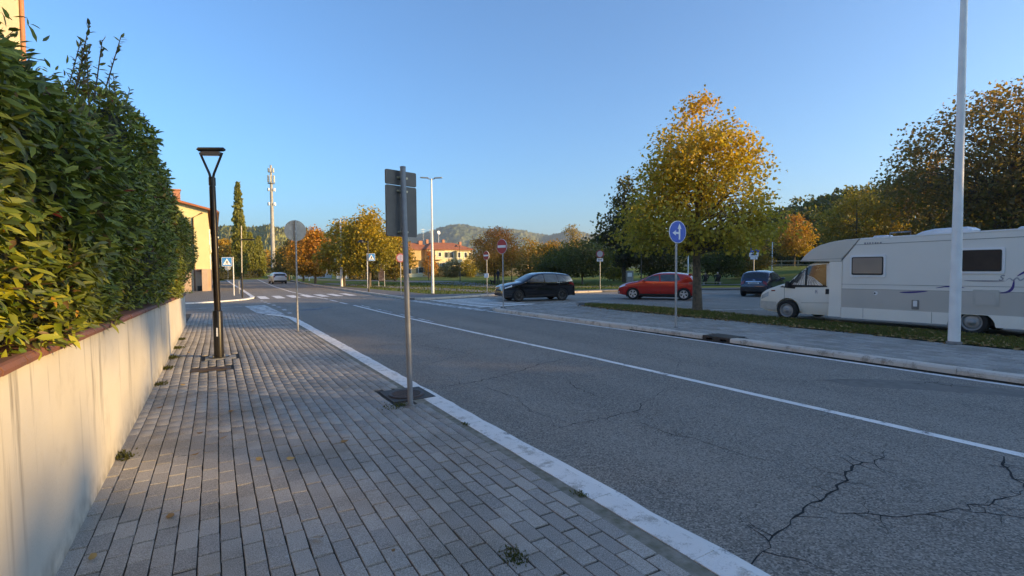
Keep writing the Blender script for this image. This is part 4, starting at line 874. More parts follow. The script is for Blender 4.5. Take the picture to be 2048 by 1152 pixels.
# ---- red hatchback
S2 = Shell(4.05, 1.80, [(2.02, .42), (2.01, .62), (1.95, .74), (1.80, .83), (1.4, .94), (.98, 1.01), (.60, 1.18), (.18, 1.36), (-.1, 1.42), (-.5, 1.44), (-1.0, 1.42), (-1.4, 1.37), (-1.64, 1.32), (-1.76, 1.18), (-1.90, .98), (-1.98, .86), (-2.01, .65), (-2.02, .42)], .93, .22, rr=.15)
def rear2(rt_, sh):
    mb = MB(); mb.box((-2.0, 0, .34), (.06, 1.4, .14), 0, .02); mb.build('rear_bumper_trim', M_TRIM, rt_)
    mb = MB(); mb.box((-2.02, 0, .60), (.02, .5, .11), 0); mb.build('number_plate', M_PLATE, rt_)
    mb = MB(); mb.box((2.0, 0, .36), (.05, 1.3, .14), 0, .02); mb.build('grille', M_TRIM, rt_)
    mb = MB(); mb.box((-1.66, 0, 1.335), (.18, 1.15, .025), 0, .008); mb.build('roof_spoiler', MATS['red_car_paint'], rt_)
    for sy in (-1, 1): sh.side_patch('fog_lamp', [(1.93, .36), (2.005, .36), (2.0, .42), (1.92, .42)], sy, M_HEAD, rt_, .008, 2, 1)
W2 = [[(-.18, .965), (.80, 1.0), (.18, 1.29), (-.12, 1.33)], [(-1.02, .985), (-.26, .965), (-.20, 1.33), (-.92, 1.32)], [(-1.22, 1.06), (-1.08, .995), (-.99, 1.31), (-1.10, 1.29)]]
car('hatchback_car', 'bright red hatchback with silver wheels driving past the lime tree', S2, (21.75, 20.85, ROAD), head_dir(-.56, .83), paintm('red_car_paint', (.74, .026, .016), .22, .25), (1.20, -1.38), .312,
    {'handles': (-.22, -1.02), 'seams': (.88, -.24, -1.0), 'mirror': .62}, W2, (.93, .22), (-1.72, -1.88), 5, 'v', M_ALU, 1.06, [(1.62, .72), (1.97, .62), (1.95, .70), (1.58, .82)], [(-1.98, .76), (-1.66, .82), (-1.64, .94), (-1.93, .93)], rear2)
# ---- dark blue small car (rear view) and its pale sibling by the house
S3 = Shell(3.57, 1.63, [(1.78, .42), (1.77, .60), (1.70, .75), (1.50, .87), (1.15, .96), (.82, 1.02), (.50, 1.22), (.15, 1.40), (-.15, 1.475), (-.55, 1.49), (-1.0, 1.46), (-1.30, 1.40), (-1.42, 1.28), (-1.60, 1.0), (-1.70, .88), (-1.76, .70), (-1.78, .40)], .93, .22, rr=.17, nose=.20)
def rear3(rt_, sh):
    sh.top_patch('tailgate_bar', -1.695, -1.712, .5, .5, M_CHROME, rt_, .02, 8, 2, -.42, .42)
    p_ = sh.top_patch('number_plate', -1.722, -1.745, .5, .5, M_PLATE, rt_, .02, 6, 2, -.30, .30)
    sh.top_patch('plate_print', -1.730, -1.738, .5, .5, M_SBLACK, p_, .024, 12, 1, -.22, .22)
    sh.top_patch('badge', -1.63, -1.665, .5, .5, M_CHROME, rt_, .015, 6, 3, -.06, .06)
    for sy in (-1, 1): sh.top_patch('tail_light', -1.66, -1.735, .5, .5, M_TAIL, rt_, .022, 3, 5, *sorted((sy * .50, sy * .70)))
    mb = MB(); mb.box((-1.76, 0, .44), (.07, 1.38, .26), 0, .03); mb.build('bumper', M_TRIM, rt_)
W3 = [[(-.45, .99), (.66, 1.03), (.12, 1.34), (-.40, 1.39)], [(-1.05, 1.02), (-.53, .995), (-.48, 1.39), (-.92, 1.36)]]
small = car('small_car', 'dark blue small rounded hatchback parked in front of the motorhome, seen from behind', S3, (29.3, 19.5, ROAD), head_dir(.955, .295), paintm('navy_car_paint', (.012, .022, .050), .22, .3), (1.05, -1.25), .29,
    {'handles': (-.36,), 'seams': (.74, -.48), 'mirror': .55}, W3, (.78, .18), (-1.36, -1.56), 7, 'v', M_ALU, 1.05, [(1.35, .78), (1.68, .68), (1.66, .76), (1.35, .86)], None, rear3)
c2 = copy_tree(small); c2.location = (43.2, 115.4, .05); c2.rotation_euler = (0, 0, head_dir(-.9, .55)); c2['label'] = 'small pale green car parked in front of the yellow house with red roof'
pg = paintm('pale_green_paint', (.50, .56, .47), .3, .05)
for o in c2.children:
    if o.type == 'MESH' and o.data.materials and o.data.materials[0].name == 'navy_car_paint':
        o.data = o.data.copy(); o.data.materials[0] = pg
# ---- white estate car driving away
S4 = Shell(4.55, 1.78, [(2.27, .42), (2.26, .62), (2.18, .76), (2.0, .84), (1.5, .93), (1.05, .99), (.65, 1.18), (.22, 1.38), (-.1, 1.45), (-.6, 1.47), (-1.3, 1.45), (-1.75, 1.40), (-1.92, 1.32), (-2.05, 1.10), (-2.14, .96), (-2.22, .80), (-2.26, .6), (-2.275, .40)], .95, .24)
def rear4(rt_, sh):
    for sy in (-1, 1): sh.top_patch('tail_light', -2.08, -2.17, .5, .5, M_TAIL, rt_, .02, 3, 5, *sorted((sy * .58, sy * .78)))
    sh.top_patch('number_plate', -2.225, -2.24, .5, .5, M_PLATE, rt_, .02, 4, 2, -.26, .26)
    mb = MB(); mb.box((-2.26, 0, .36), (.06, 1.5, .20), 0, .03); mb.build('bumper', M_TRIM, rt_)
W4 = [[(-.25, .99), (.85, 1.02), (.22, 1.33), (-.18, 1.37)], [(-1.10, .99), (-.33, .99), (-.27, 1.37), (-1.0, 1.36)], [(-1.85, 1.02), (-1.18, .99), (-1.08, 1.36), (-1.62, 1.33)]]
car('estate_car', 'white estate car driving away along the main road', S4, (7.3, 75.5, ROAD), head_dir(-.05, 1), paintm('white_car_paint', (.70, .70, .70), .3, .02), (1.35, -1.30), .32, {'handles': (-.3, -1.1), 'seams': (.9, -.3, -1.1), 'mirror': .7}, W4, (.98, .26), (-1.94, -2.10), 5, 'v', M_ALU, 1.04, None, None, rear4)
# ---- motorhome
M_MHW = P('motorhome_white', (.88, .82, .74), .38, 0, col2=(.82, .76, .69), scale=.9, coat=.3); M_MHP = P('motorhome_panel', (.80, .745, .68), .45, 0, col2=(.75, .70, .64), scale=.7, bump=.05, bscale=140)
M_MHG = P('motorhome_grey_band', (.56, .505, .455), .45, 0, col2=(.51, .465, .42), scale=.8); M_SEAM = P('panel_seam', (.16, .155, .15), .7)
mh_ = empty('motorhome', (16.47, 10.13, ROAD), head_dir(-.05, 1), 'large off-white motorhome with blue swooshes and grey band parked along the grass strip', 'motorhome')
XC = -1.70; YW = -2.25; XR = -7.3
def roofz(x): return 2.60 + .015 * (XC - x)
# coach: panels stacked so every joint is real
mb = MB(); prof = [(XC, .52), (XC, 1.98), (-2.16, roofz(-2.16) - .02), (XR, roofz(XR)), (XR, .52)]
mb.prism(prof, (0, YW, 0), (1, 0, 0), (0, 0, 1), (0, 1, 0), 2.25); mb.build('coach_body', M_MHP, mh_, bevel=.035)
mb = MB(); mb.prism([(XC - .005, .545), (XC - .005, 1.10), (XR + .03, 1.13), (XR + .03, .545)], (0, .0015, 0), (1, 0, 0), (0, 0, 1), (0, 1, 0), .004); mb.build('grey_band', M_MHG, mh_)
def seam(x0, z0, x1, z1, t=.012, y=.001, d=.005, name='seam', mat=M_SEAM):
    mb = MB(); L = math.hypot(x1 - x0, z1 - z0); ux, uz = (x1 - x0) / L, (z1 - z0) / L
    mb.prism([(0, -t / 2), (L, -t / 2), (L, t / 2), (0, t / 2)], (x0, y, z0), (ux, 0, uz), (-uz, 0, ux), (0, 1, 0), d); return mb.build(name, mat, mh_)
seam(XC, 1.245, XR, 1.265, .008); seam(-1.98, roofz(-2) - .18, XR, roofz(XR) - .20, .012); seam(XC, 1.105, XR, 1.135, .008, .004)
mb = MB(); mb.prism([(-2.2, 0), (XR, .076), (XR, .11), (-2.2, .035)], (0, -.01, 2.585), (1, 0, 0), (0, 0, 1), (0, 1, 0), .022); mb.build('roof_rail', M_WHITE, mh_)
# skirt with rear wheel arch
arch = [(-4.76 + .47 * math.cos(R(a)), .32 + .40 * math.sin(R(a))) for a in range(0, 181, 12)]
sk = [(XC, .545), (XC, .22), (XC - .4, .20), (-4.22, .24)] + [p for p in arch if p[1] > .25] + [(-5.3, .24), (XR, .26), (XR, .545)]
sk = [(XC, .545), (XC, .22), (-4.27, .235)] + [(-4.76 + .47 * math.cos(R(a)), min(.535, .27 + .36 * math.sin(R(a)))) for a in range(0, 181, 12)] + [(-5.25, .235), (XR, .26), (XR, .545)]
bm = bmesh.new(); f = bm.faces.new([bm.verts.new((p[0], .012, p[1])) for p in sk]); r = bmesh.ops.extrude_face_region(bm, geom=[f]); bmesh.ops.translate(bm, vec=(0, -.12, 0), verts=[v for v in r['geom'] if isinstance(v, bmesh.types.BMVert)]); bmesh.ops.recalc_face_normals(bm, faces=bm.faces)
me = bpy.data.meshes.new('skirt'); bm.to_mesh(me); bm.free(); me.materials.append(M_MHW); o = link('skirt', me, mh_)
mb = MB(); mb.box(((XC + XR) / 2, YW / 2, .42), (XR - XC, 1.9, .3)); mb.build('chassis', M_TRIM, mh_)
seam(-3.95, .24, -3.95, .54, .008, .0125); seam(XC - .6, .24, XC - .6, .545, .006, .0125)
# over-cab fairing
mb = MB(); fp = [(XC + .01, 1.93), (-.42, 1.955), (-.47, 1.99), (-.60, 2.16), (-.80, 2.33), (-1.05, 2.46), (-1.4, 2.55), (-1.8, 2.60), (-2.22, 2.615), (XC + .01, 2.02)]
ring = [(p, y) for p in fp for y in (0,)]
bm = bmesh.new(); f = bm.faces.new([bm.verts.new((p[0], .006, p[1])) for p in fp]); r = bmesh.ops.extrude_face_region(bm, geom=[f]); bmesh.ops.translate(bm, vec=(0, YW - .012, 0), verts=[v for v in r['geom'] if isinstance(v, bmesh.types.BMVert)]); bmesh.ops.recalc_face_normals(bm, faces=bm.faces)
me = bpy.data.meshes.new('overcab'); bm.to_mesh(me); bm.free(); me.materials.append(P('overcab_grey', (.68, .62, .555), .45, 0, col2=(.62, .57, .51), scale=.8)); o = link('overcab', me, mh_); b = o.modifiers.new('b', 'BEVEL'); b.width = .05; b.segments = 3; b.limit_method = 'ANGLE'; b.angle_limit = R(28)
seam(XC, 1.98, -2.17, 2.60, .016, .005, .008)
mb = MB(); mb.prism([(-.5, 1.985), (-1.7, 2.03), (-1.7, 2.037), (-.5, 1.992)], (0, .0065, 0), (1, 0, 0), (0, 0, 1), (0, 1, 0), .004); mb.build('seam', M_SEAM, mh_)
# cab
CABW = 1.96; S5 = Shell(3.3, CABW, [(1.65, .50), (1.64, .78), (1.57, .95), (1.40, 1.05), (1.0, 1.19), (.62, 1.31), (.38, 1.55), (-.02, 1.90), (-.14, 1.96), (-.5, 1.99), (-1.65, 1.99)], 1.14, .24, roof=2.0, tuck=.10, rr=.14, nose=.13)
cabr = MB()
cm = S5.mesh('cab', M_MHW, (.60,), .40); cab = link('cab', cm, mh_, (-.60, -1.07, 0))
for sy in (1, -1):
    S5.side_patch('side_window', [(-.62, 1.17), (.48, 1.17), (.02, 1.80), (-.58, 1.86)], sy, M_GLASS, cab, .006)
    S5.side_patch('window_frame', [(.36, 1.06), (.86, 1.10), (.12, 1.82), (.02, 1.76)], sy, M_TRIM, cab, .009, 8, 3)
    S5.side_patch('window_frame', [(-.65, 1.14), (.55, 1.10), (.46, 1.185), (-.64, 1.175)], sy, M_TRIM, cab, .010, 8, 1)
    S5.side_patch('headlight', [(1.28, .78), (1.58, .66), (1.54, .80), (1.26, .94)], sy, M_HEAD, cab, .006)
    S5.side_patch('side_repeater', [(1.02, .96), (1.16, .95), (1.16, .99), (1.02, 1.0)], sy, M_TAIL, cab, .010, 2, 1)
    S5.side_patch('bumper', [(.98, .30), (1.64, .34), (1.63, .60), (.98, .60)], sy, P('bumper_white', (.58, .56, .53), .5), cab, .014, 8, 2)
    S5.side_patch('wheel_arch_trim', [(.16, .33), (.20, .33), (.30, .74), (.24, .76)], sy, M_MHW, cab, .02, 2, 6)
    for xd in (.70, -.74): S5.side_patch('door_seam', [(xd, .36), (xd + .01, .36), (xd + .012, 1.12), (xd, 1.12)], sy, M_SEAM, cab, .003, 1, 8)
    S5.side_patch('door_crease', [(-.74, .64), (.16, .60), (.16, .61), (-.74, .65)], sy, M_SEAM, cab, .004, 6, 1)
    mb = MB(); mb.box((-.66, sy * (S5.side(-.66, 1.0) + .016), 1.0), (.10, .03, .16), 0, .01); mb.build('door_handle', M_TRIM, cab)
    # silver quilted thermal screen behind the glass, with its stitched diagonals
    M_Q = P('silver_quilt', (.62, .60, .57), .35, .4, col2=(.40, .385, .37), scale=6)
    for quad, nst in (([(.05, 1.19), (.44, 1.19), (.17, 1.55), (.06, 1.70)], 5), ([(-.52, 1.19), (-.03, 1.19), (-.03, 1.50), (-.24, 1.42)], 5)):
        pd = S5.side_patch('thermal_screen', quad, sy, M_Q, cab, .008); q = [Vector((p[0], p[1])) for p in quad]
        for k in range(1, nst + 1):
            for fl in (0, 1):
                f0, f1 = (k - .6) / nst, (k + .5) / nst
                a_ = q[0].lerp(q[1], f0 if not fl else f1); b_ = q[3].lerp(q[2], min(1, f1) if not fl else max(0, f0))
                S5.side_patch('stitching', [(a_.x, a_.y), (a_.x + .012, a_.y), (b_.x + .012, b_.y - .01), (b_.x, b_.y - .01)], sy, M_SEAM, pd, .0095, 1, 5)
    S5.side_patch('window_bar', [(-.02, 1.17), (.035, 1.17), (.03, 1.76), (-.02, 1.76)], sy, M_TRIM, cab, .011, 1, 5)
S5.top_patch('windscreen', .66, -.02, .90, .86, M_GLASS, cab)
mb = MB(); mb.box((.56, 1.08, 1.20), (.10, .14, .22), 0, .03); mb.build('mirror', M_TRIM, cab, bevel=.03)
mb = MB(); mb.prism([(0, 0), (-.36, 0), (-.36, .30), (0, .30)], (XC + .37, -.02, .24), (1, 0, 0), (0, 0, 1), (0, 1, 0), .028); mb.build('step_panel', M_MHW, mh_)
mb = MB(); mb.prism([(-1.34, .54), (XC + .004, .54), (XC + .004, 1.94), (-1.34, 1.94)], (0, -.07, 0), (1, 0, 0), (0, 0, 1), (0, 1, 0), .062); mb.build('cab_pillar', M_MHW, mh_)
for x, yy_ in ((0, -.12), (-4.76, -.14)): wheel(mh_, x, yy_, .335, .22, 1, P('steel_wheel', (.34, .34, .34), .5, .4), M_INNER, 0, 'steel')
for x in (0, -4.76): wheel(mh_, x, YW + .14, .335, .22, -1, MATS['steel_wheel'], M_INNER, 0, 'steel')
def mh_window(x0, x1, z0, z1, mat):
    cx, cz = (x0 + x1) / 2, (z0 + z1) / 2; ww, hh = abs(x1 - x0), z1 - z0
    b_ = MB().prism(rrect(ww, hh, .05), (cx, .002, cz), (1, 0, 0), (0, 0, 1), (0, 1, 0), .025).build('side_window', M_WHITE, mh_)
    MB().prism(rrect(ww - .11, hh - .12, .04), (cx, .0275, cz), (1, 0, 0), (0, 0, 1), (0, 1, 0), .012).build('rubber_seal', M_TRIM, b_)
    MB().prism(rrect(ww - .17, hh - .19, .03), (cx, .040, cz + .01), (1, 0, 0), (0, 0, 1), (0, 1, 0), .004).build('pane', mat, b_)
    for s_ in (-1, 1): MB().box((cx + s_ * (ww / 2 - .14), .045, z0 + .085), (.05, .01, .025)).build('window_latch', M_TRIM, b_)
mh_window(-2.86, -1.93, 1.47, 2.12, P('blind_pane', (.36, .27, .22), .15, col2=(.32, .24, .20), scale=2, spec=.6)); mh_window(-5.38, -4.50, 1.58, 2.24, P('smoked_pane', (.07, .05, .045), .12, spec=.7))
# hatches, filler, door outline
b_ = MB().prism(rrect(.50, .42, .03), (-5.04, .006, .965), (1, 0, 0), (0, 0, 1), (0, 1, 0), .016).build('service_hatch', P('hatch_cream', (.55, .51, .46), .5), mh_); MB().prism(rrect(.38, .31, .02), (-5.04, .0225, .955), (1, 0, 0), (0, 0, 1), (0, 1, 0), .006).build('hatch_lid', M_MHG, b_)
b_ = MB().prism(rrect(.17, .26, .02), (-3.58, .006, .72), (1, 0, 0), (0, 0, 1), (0, 1, 0), .014).build('power_inlet', P('inlet_grey', (.22, .21, .20), .5), mh_); MB().prism(rrect(.09, .16, .015), (-3.58, .0205, .75), (1, 0, 0), (0, 0, 1), (0, 1, 0), .012).build('inlet_flap', M_WHITE, b_)
b_ = MB().prism(circ(.055, 20), (-2.62, .006, 1.0), (1, 0, 0), (0, 0, 1), (0, 1, 0), .016).build('filler_cap', M_WHITE, mh_); MB().prism(circ(.025, 14), (-2.60, .0225, 1.0), (1, 0, 0), (0, 0, 1), (0, 1, 0), .004).build('lock', M_TRIM, b_)
ol, il = rrect(.74, 1.62, .12, 6), rrect(.68, 1.56, .10, 6); cx, cz = -6.12, 1.08
mb = MB(); n = len(ol); mb.add([(cx + p[0], .007, cz + p[1]) for p in ol] + [(cx + p[0], .007, cz + p[1]) for p in il] + [(cx + p[0], .022, cz + p[1]) for p in ol] + [(cx + p[0], .022, cz + p[1]) for p in il], [[2 * n + i, 2 * n + (i + 1) % n, 3 * n + (i + 1) % n, 3 * n + i] for i in range(n)] + [[i, (i + 1) % n, 2 * n + (i + 1) % n, 2 * n + i] for i in range(n)] + [[n + i, 3 * n + i, 3 * n + (i + 1) % n, n + (i + 1) % n] for i in range(n)]); mb.build('door_frame', M_STEEL, mh_)
# blue swooshes: tapering ribbons of film
def swoosh(pts, wmax, mat, name='swoosh'):
    q = [Vector((p[0], .0075, p[1])) for p in pts]; out = []
    for i in range(len(q) - 1):
        p0, p1, p2, p3 = q[max(0, i - 1)], q[i], q[i + 1], q[min(len(q) - 1, i + 2)]
        for k in range(6):
            t = k / 6; out.append(.5 * ((2 * p1) + (p2 - p0) * t + (2 * p0 - 5 * p1 + 4 * p2 - p3) * t * t + (3 * p1 - p0 - 3 * p2 + p3) * t ** 3))
    out.append(q[-1]); mb = MB(); n = len(out); L, Rr = [], []
    for i, p in enumerate(out):
        d = (out[min(i + 1, n - 1)] - out[max(i - 1, 0)]).normalized(); nn = Vector((-d.z, 0, d.x)); ww = wmax * (.12 + math.sin(math.pi * i / (n - 1)) ** .8) / 2; L.append(p + nn * ww); Rr.append(p - nn * ww)
    for i in range(n - 1): mb.quad(L[i], Rr[i], Rr[i + 1], L[i + 1])
    mb.build(name, mat, mh_)
M_SW = P('swoosh_blue', (.035, .03, .20), .35, col2=(.04, .035, .22)); M_SWG = P('swoosh_grey', (.28, .27, .30), .4)
swoosh([(-3.2, 1.045), (-3.5, 1.06), (-3.85, 1.10)], .045, M_SW); swoosh([(-4.02, 1.19), (-4.25, 1.235), (-4.45, 1.235), (-4.62, 1.215)], .03, M_SW)
swoosh([(-5.30, 1.10), (-5.45, 1.14), (-5.53, 1.25), (-5.55, 1.44)], .05, M_SW); swoosh([(-5.6, 1.52), (-5.8, 1.66), (-6.1, 1.73), (-6.5, 1.74)], .055, M_SW); swoosh([(-4.6, 1.40), (-5.0, 1.395), (-5.4, 1.40)], .03, M_SWG); swoosh([(-5.8, 1.40), (-6.0, 1.41), (-6.3, 1.41)], .03, M_SWG)
def text(body, size, mat, name, o, parent, shear=0, ext=.002):
    cu = bpy.data.curves.new(name, 'FONT'); cu.body = body; cu.size = size; cu.extrude = ext; cu.shear = shear
    t = bpy.data.objects.new(name, cu); COL.objects.link(t); me = evaluated(t); bpy.data.objects.remove(t, do_unlink=True)
    me.materials.clear(); me.materials.append(mat); ob = link(name, me, parent); ob.location = o; ob.rotation_euler = (R(90), 0, R(180)); return ob
text('R', .16, P('logo_grey', (.30, .30, .36), .4), 'door_logo', (-.28, S5.side(.4, 1.0) + .012, .93), cab)
text('S', .2, M_SWG, 'side_script', (-5.26, .0085, 1.41), mh_, .35); swoosh([(-5.40, 1.41), (-5.47, 1.47), (-5.53, 1.42), (-5.60, 1.48), (-5.66, 1.42), (-5.72, 1.46), (-5.80, 1.42)], .03, P('faint_script', (.42, .41, .43), .45), 'side_script')
for k, (dx, hh) in enumerate(((0, .05), (.07, .045), (.13, .05), (.2, .05), (.27, .045), (.33, .04), (.40, .045))): mb = MB(); mb.box((-2.32 - dx, .0075, 2.46), (.035 if k % 2 else .045, .004, hh)); mb.build('roof_lettering', P('roof_print', (.34, .33, .35), .5), mh_)
# roof gear
mb = MB(); mb.prism([(-4.55, 0), (-3.5, -.02), (-3.36, .02), (-3.52, .10), (-3.8, .16), (-4.5, .17), (-4.62, .1)], (0, -1.2, 2.645), (1, 0, 0), (0, 0, 1), (0, 1, 0), .7); mb.build('roof_hatch', P('hatch_white', (.72, .74, .78), .3), mh_, bevel=.04)
mb = MB(); mb.tube([(-2.85, -.25, 2.62), (-2.85, -.25, 2.74), (-3.35, -.25, 2.75), (-3.35, -.25, 2.64)], .02, 8); mb.build('roof_bar', M_STEELD, mh_)
mb = MB(); mb.lathe([(.001, 2.70), (.22, 2.69), (.25, 2.66), (.25, 2.60)], 20, c=(-2.55, -.6, 0)); mb.build('roof_vent', MATS['hatch_white'], mh_)
mb = MB(); mb.prism([(-6.2, 0), (-5.4, 0), (-5.5, .09), (-6.1, .11)], (0, -1.3, 2.66), (1, 0, 0), (0, 0, 1), (0, 1, 0), .7); mb.build('roof_hatch', MATS['hatch_white'], mh_, bevel=.03)
# ================================================================ TREES
SHAPES = {'linden': [(0, .75), (.06, .98), (.14, 1), (.22, .93), (.34, .82), (.5, .78), (.67, .68), (.8, .49), (.93, .25), (1, .06)], 'lime': [(0, .50), (.10, .86), (.25, 1), (.45, .93), (.65, .72), (.82, .45), (.94, .2), (1, .04)], 'round': [(0, .4), (.18, .85), (.42, 1), (.7, .86), (.9, .52), (1, .1)],
          'cone': [(0, .55), (.12, 1), (.35, .88), (.6, .58), (.82, .32), (1, .04)], 'cypress': [(0, .55), (.08, .85), (.25, 1), (.5, .85), (.75, .5), (.92, .2), (1, .02)], 'spread': [(0, .45), (.2, .8), (.5, 1), (.75, .92), (.92, .6), (1, .2)]}
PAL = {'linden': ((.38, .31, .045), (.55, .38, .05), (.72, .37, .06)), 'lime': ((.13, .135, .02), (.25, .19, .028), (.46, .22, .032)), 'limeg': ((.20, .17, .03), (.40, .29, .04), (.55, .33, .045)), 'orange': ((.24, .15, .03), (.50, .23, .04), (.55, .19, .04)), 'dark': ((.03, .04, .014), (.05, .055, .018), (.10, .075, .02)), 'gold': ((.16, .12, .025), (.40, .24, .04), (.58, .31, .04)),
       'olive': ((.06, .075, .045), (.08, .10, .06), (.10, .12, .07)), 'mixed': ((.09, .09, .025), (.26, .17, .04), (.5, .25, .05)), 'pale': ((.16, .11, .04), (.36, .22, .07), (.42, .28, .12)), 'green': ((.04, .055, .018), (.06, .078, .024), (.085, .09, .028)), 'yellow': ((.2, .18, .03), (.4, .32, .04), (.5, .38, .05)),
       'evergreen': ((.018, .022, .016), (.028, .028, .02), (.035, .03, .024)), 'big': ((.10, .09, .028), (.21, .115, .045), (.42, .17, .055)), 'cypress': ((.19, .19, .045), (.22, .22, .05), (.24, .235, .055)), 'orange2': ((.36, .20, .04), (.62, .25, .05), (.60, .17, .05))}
def tree(name, label, loc, h, cb, r, pal, seed, nl=7000, ls=.22, shape='lime', nc=170, tr=None, limbs=26, group=None, cat='tree', hollow=.42, spread=1.0, tilt=0, nvoid=9):
    rs = np.random.RandomState(seed); root = empty(name, loc, 0, label, cat, group)
    tr = tr or max(.09, h * .019); H = h - cb
    sx = np.array([p[0] for p in SHAPES[shape]]); sr = np.array([p[1] for p in SHAPES[shape]])
    t = rs.rand(nc * 4); keep = rs.rand(nc * 4) < np.interp(t, sx, sr) ** (1.2 if shape != 'cypress' else .6) + .08; t = t[keep][:nc]; n = len(t)
    th = rs.rand(n) * 6.283; ph = rs.rand(6) * 6.283
    ls_ = .5 if shape == 'linden' else 1; lump = 1 + ls_ * (.10 * np.sin(3 * th + ph[0] + t * 4) + .08 * np.sin(5 * th + ph[1] - t * 7) + .06 * np.sin(2 * th + ph[2]))
    rad = r * np.interp(t, sx, sr) * lump * rs.rand(n) ** hollow
    vo = rs.rand(nvoid, 3)
    for a_, b_, c_ in vo:
        vz, vt = .15 + .75 * a_, b_ * 6.283; vr = r * np.interp(vz, sx, sr) * (.55 + .45 * c_); dd_ = np.hypot(np.hypot(rad * np.cos(th) - vr * math.cos(vt), rad * np.sin(th) - vr * math.sin(vt)), (t - vz) * H); k_ = dd_ > .2 * r; t, th, rad = t[k_], th[k_], rad[k_]
    n = len(t)
    C = np.stack([rad * np.cos(th) + tilt * t, rad * np.sin(th), cb + H * (t * .97)], 1)
    cr = (.13 * r + .10) * spread; per = max(4, nl // n)
    w_ = rs.uniform(.45, 1.5, n); cnt = np.maximum(3, (per * w_).astype(int)); ci = np.repeat(np.arange(n), cnt); m = len(ci)
    pos = C[ci] + np.clip(rs.normal(0, 1, (m, 3)), -1.7, 1.7) * np.array((1, 1, .62)) * (cr * np.sqrt(w_[ci]))[:, None]
    pos[:, 2] = np.maximum(pos[:, 2], max(.05, cb - .25))
    out = pos - np.array((0, 0, cb + H * .4)); out /= np.linalg.norm(out, axis=1, keepdims=True) + 1e-6
    d = rs.normal(0, .8, (m, 3)) + out * .45 + np.array((0, 0, -.35)); up = rs.normal(0, .7, (m, 3)) + out * .5 + np.array((0, 0, .7))
    if shape == 'cypress': d = rs.normal(0, .35, (m, 3)) + out * .3 + np.array((0, 0, 1.0)); up = rs.normal(0, .6, (m, 3)) + out
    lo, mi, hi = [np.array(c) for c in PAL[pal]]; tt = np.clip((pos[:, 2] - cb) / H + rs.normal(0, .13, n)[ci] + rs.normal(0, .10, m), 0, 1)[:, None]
    col = np.where(tt < .5, lo + (mi - lo) * tt * 2, mi + (hi - mi) * (tt * 2 - 1)) * (rs.uniform(.65, 1.3, m)[:, None])  # brighter upward: autumn leaf colour plus sunlit tops put into the colour
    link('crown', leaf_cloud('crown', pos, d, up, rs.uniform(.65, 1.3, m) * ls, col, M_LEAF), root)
    mb = MB(); top = Vector((tilt * .8, 0, cb + H * .86)); bend = Vector((rs.uniform(-.03, .03) * h, rs.uniform(-.03, .03) * h, 0))
    pts = [Vector((0, 0, -.1)), Vector((0, 0, .12 * h)) + bend * .3, Vector((0, 0, .35 * h)) + bend, top]; mb.tube(pts, [tr * 1.18, tr * .95, tr * .7, tr * .12], 10)
    order = np.argsort(-rad)[:limbs * 2]; rs.shuffle(order)
    for k in order[:limbs]:
        e = Vector(C[k]); z0 = max(cb * .85 + .1, min(e.z - .25 * math.hypot(e.x, e.y) - .05 * h, cb + H * .8)); f = min(1, max(0, z0 / top.z)); s = Vector((tilt * .8 * f, 0, z0)) + bend * (1 - abs(f - .4))
        mid = s.lerp(e, .5) + Vector((0, 0, .06 * h * rs.uniform(-.2, 1))); r0 = tr * rs.uniform(.22, .42) * (1.15 - f)
        mb.tube([s, s.lerp(mid, .55), mid, e], [r0, r0 * .75, r0 * .5, r0 * .15], 6, False)
        for q in range(2):
            e2 = mid + Vector(np.clip(rs.normal(0, 1, 3), -1.3, 1.3)) * .11 * r + (e - mid) * .45; mb.tube([mid, mid.lerp(e2, .6) + Vector((0, 0, .03 * h)), e2], [r0 * .42, r0 * .28, r0 * .1], 5, False)
    mb.build('trunk', M_BARK, root, fix=False); return root
def gz(x, y): return lawn_h(x, y) if x > 12 else 0
tree('lime_tree', 'large golden lime tree with a straight trunk in the grass strip beside the motorhome', (16.05, 13.4, .05), 8.15, 2.45, 2.92, 'linden', 3, 22000, .132, 'linden', 560, .17, 70, spread=.68, tilt=.22, hollow=.38, nvoid=26)
for i, (x, y, h, cb, r, pal, nl, lab) in enumerate([
    (13.1, 50.4, 7.7, 1.9, 2.7, 'limeg', 8000, 'yellowing lime tree behind the crossing sign, tallest of the row'), (11.8, 55.6, 7.1, 1.5, 2.6, 'limeg', 7000, 'yellowing lime tree behind the white lamp with the grey plate'),
    (11.2, 69.9, 7.2, 1.3, 2.7, 'orange', 6000, 'orange lime tree beyond the round grey sign back'), (12.0, 85.6, 7.8, 1.1, 2.7, 'orange', 5000, 'rusty orange lime tree near the end of the park row'), (11.6, 99.8, 7.2, 1.2, 2.8, 'dark', 5000, 'dark green tree ending the park row by the white estate car'), (22.9, 73.5, 8.1, .8, 2.7, 'gold', 6000, 'golden tree standing back on the lawn behind the poster stand')]):
    tree('lime_tree', lab, (x, y, gz(x, y)), h, cb, r, pal, 20 + i, nl, .24 if y < 60 else .30, 'lime', 170, None, 22)
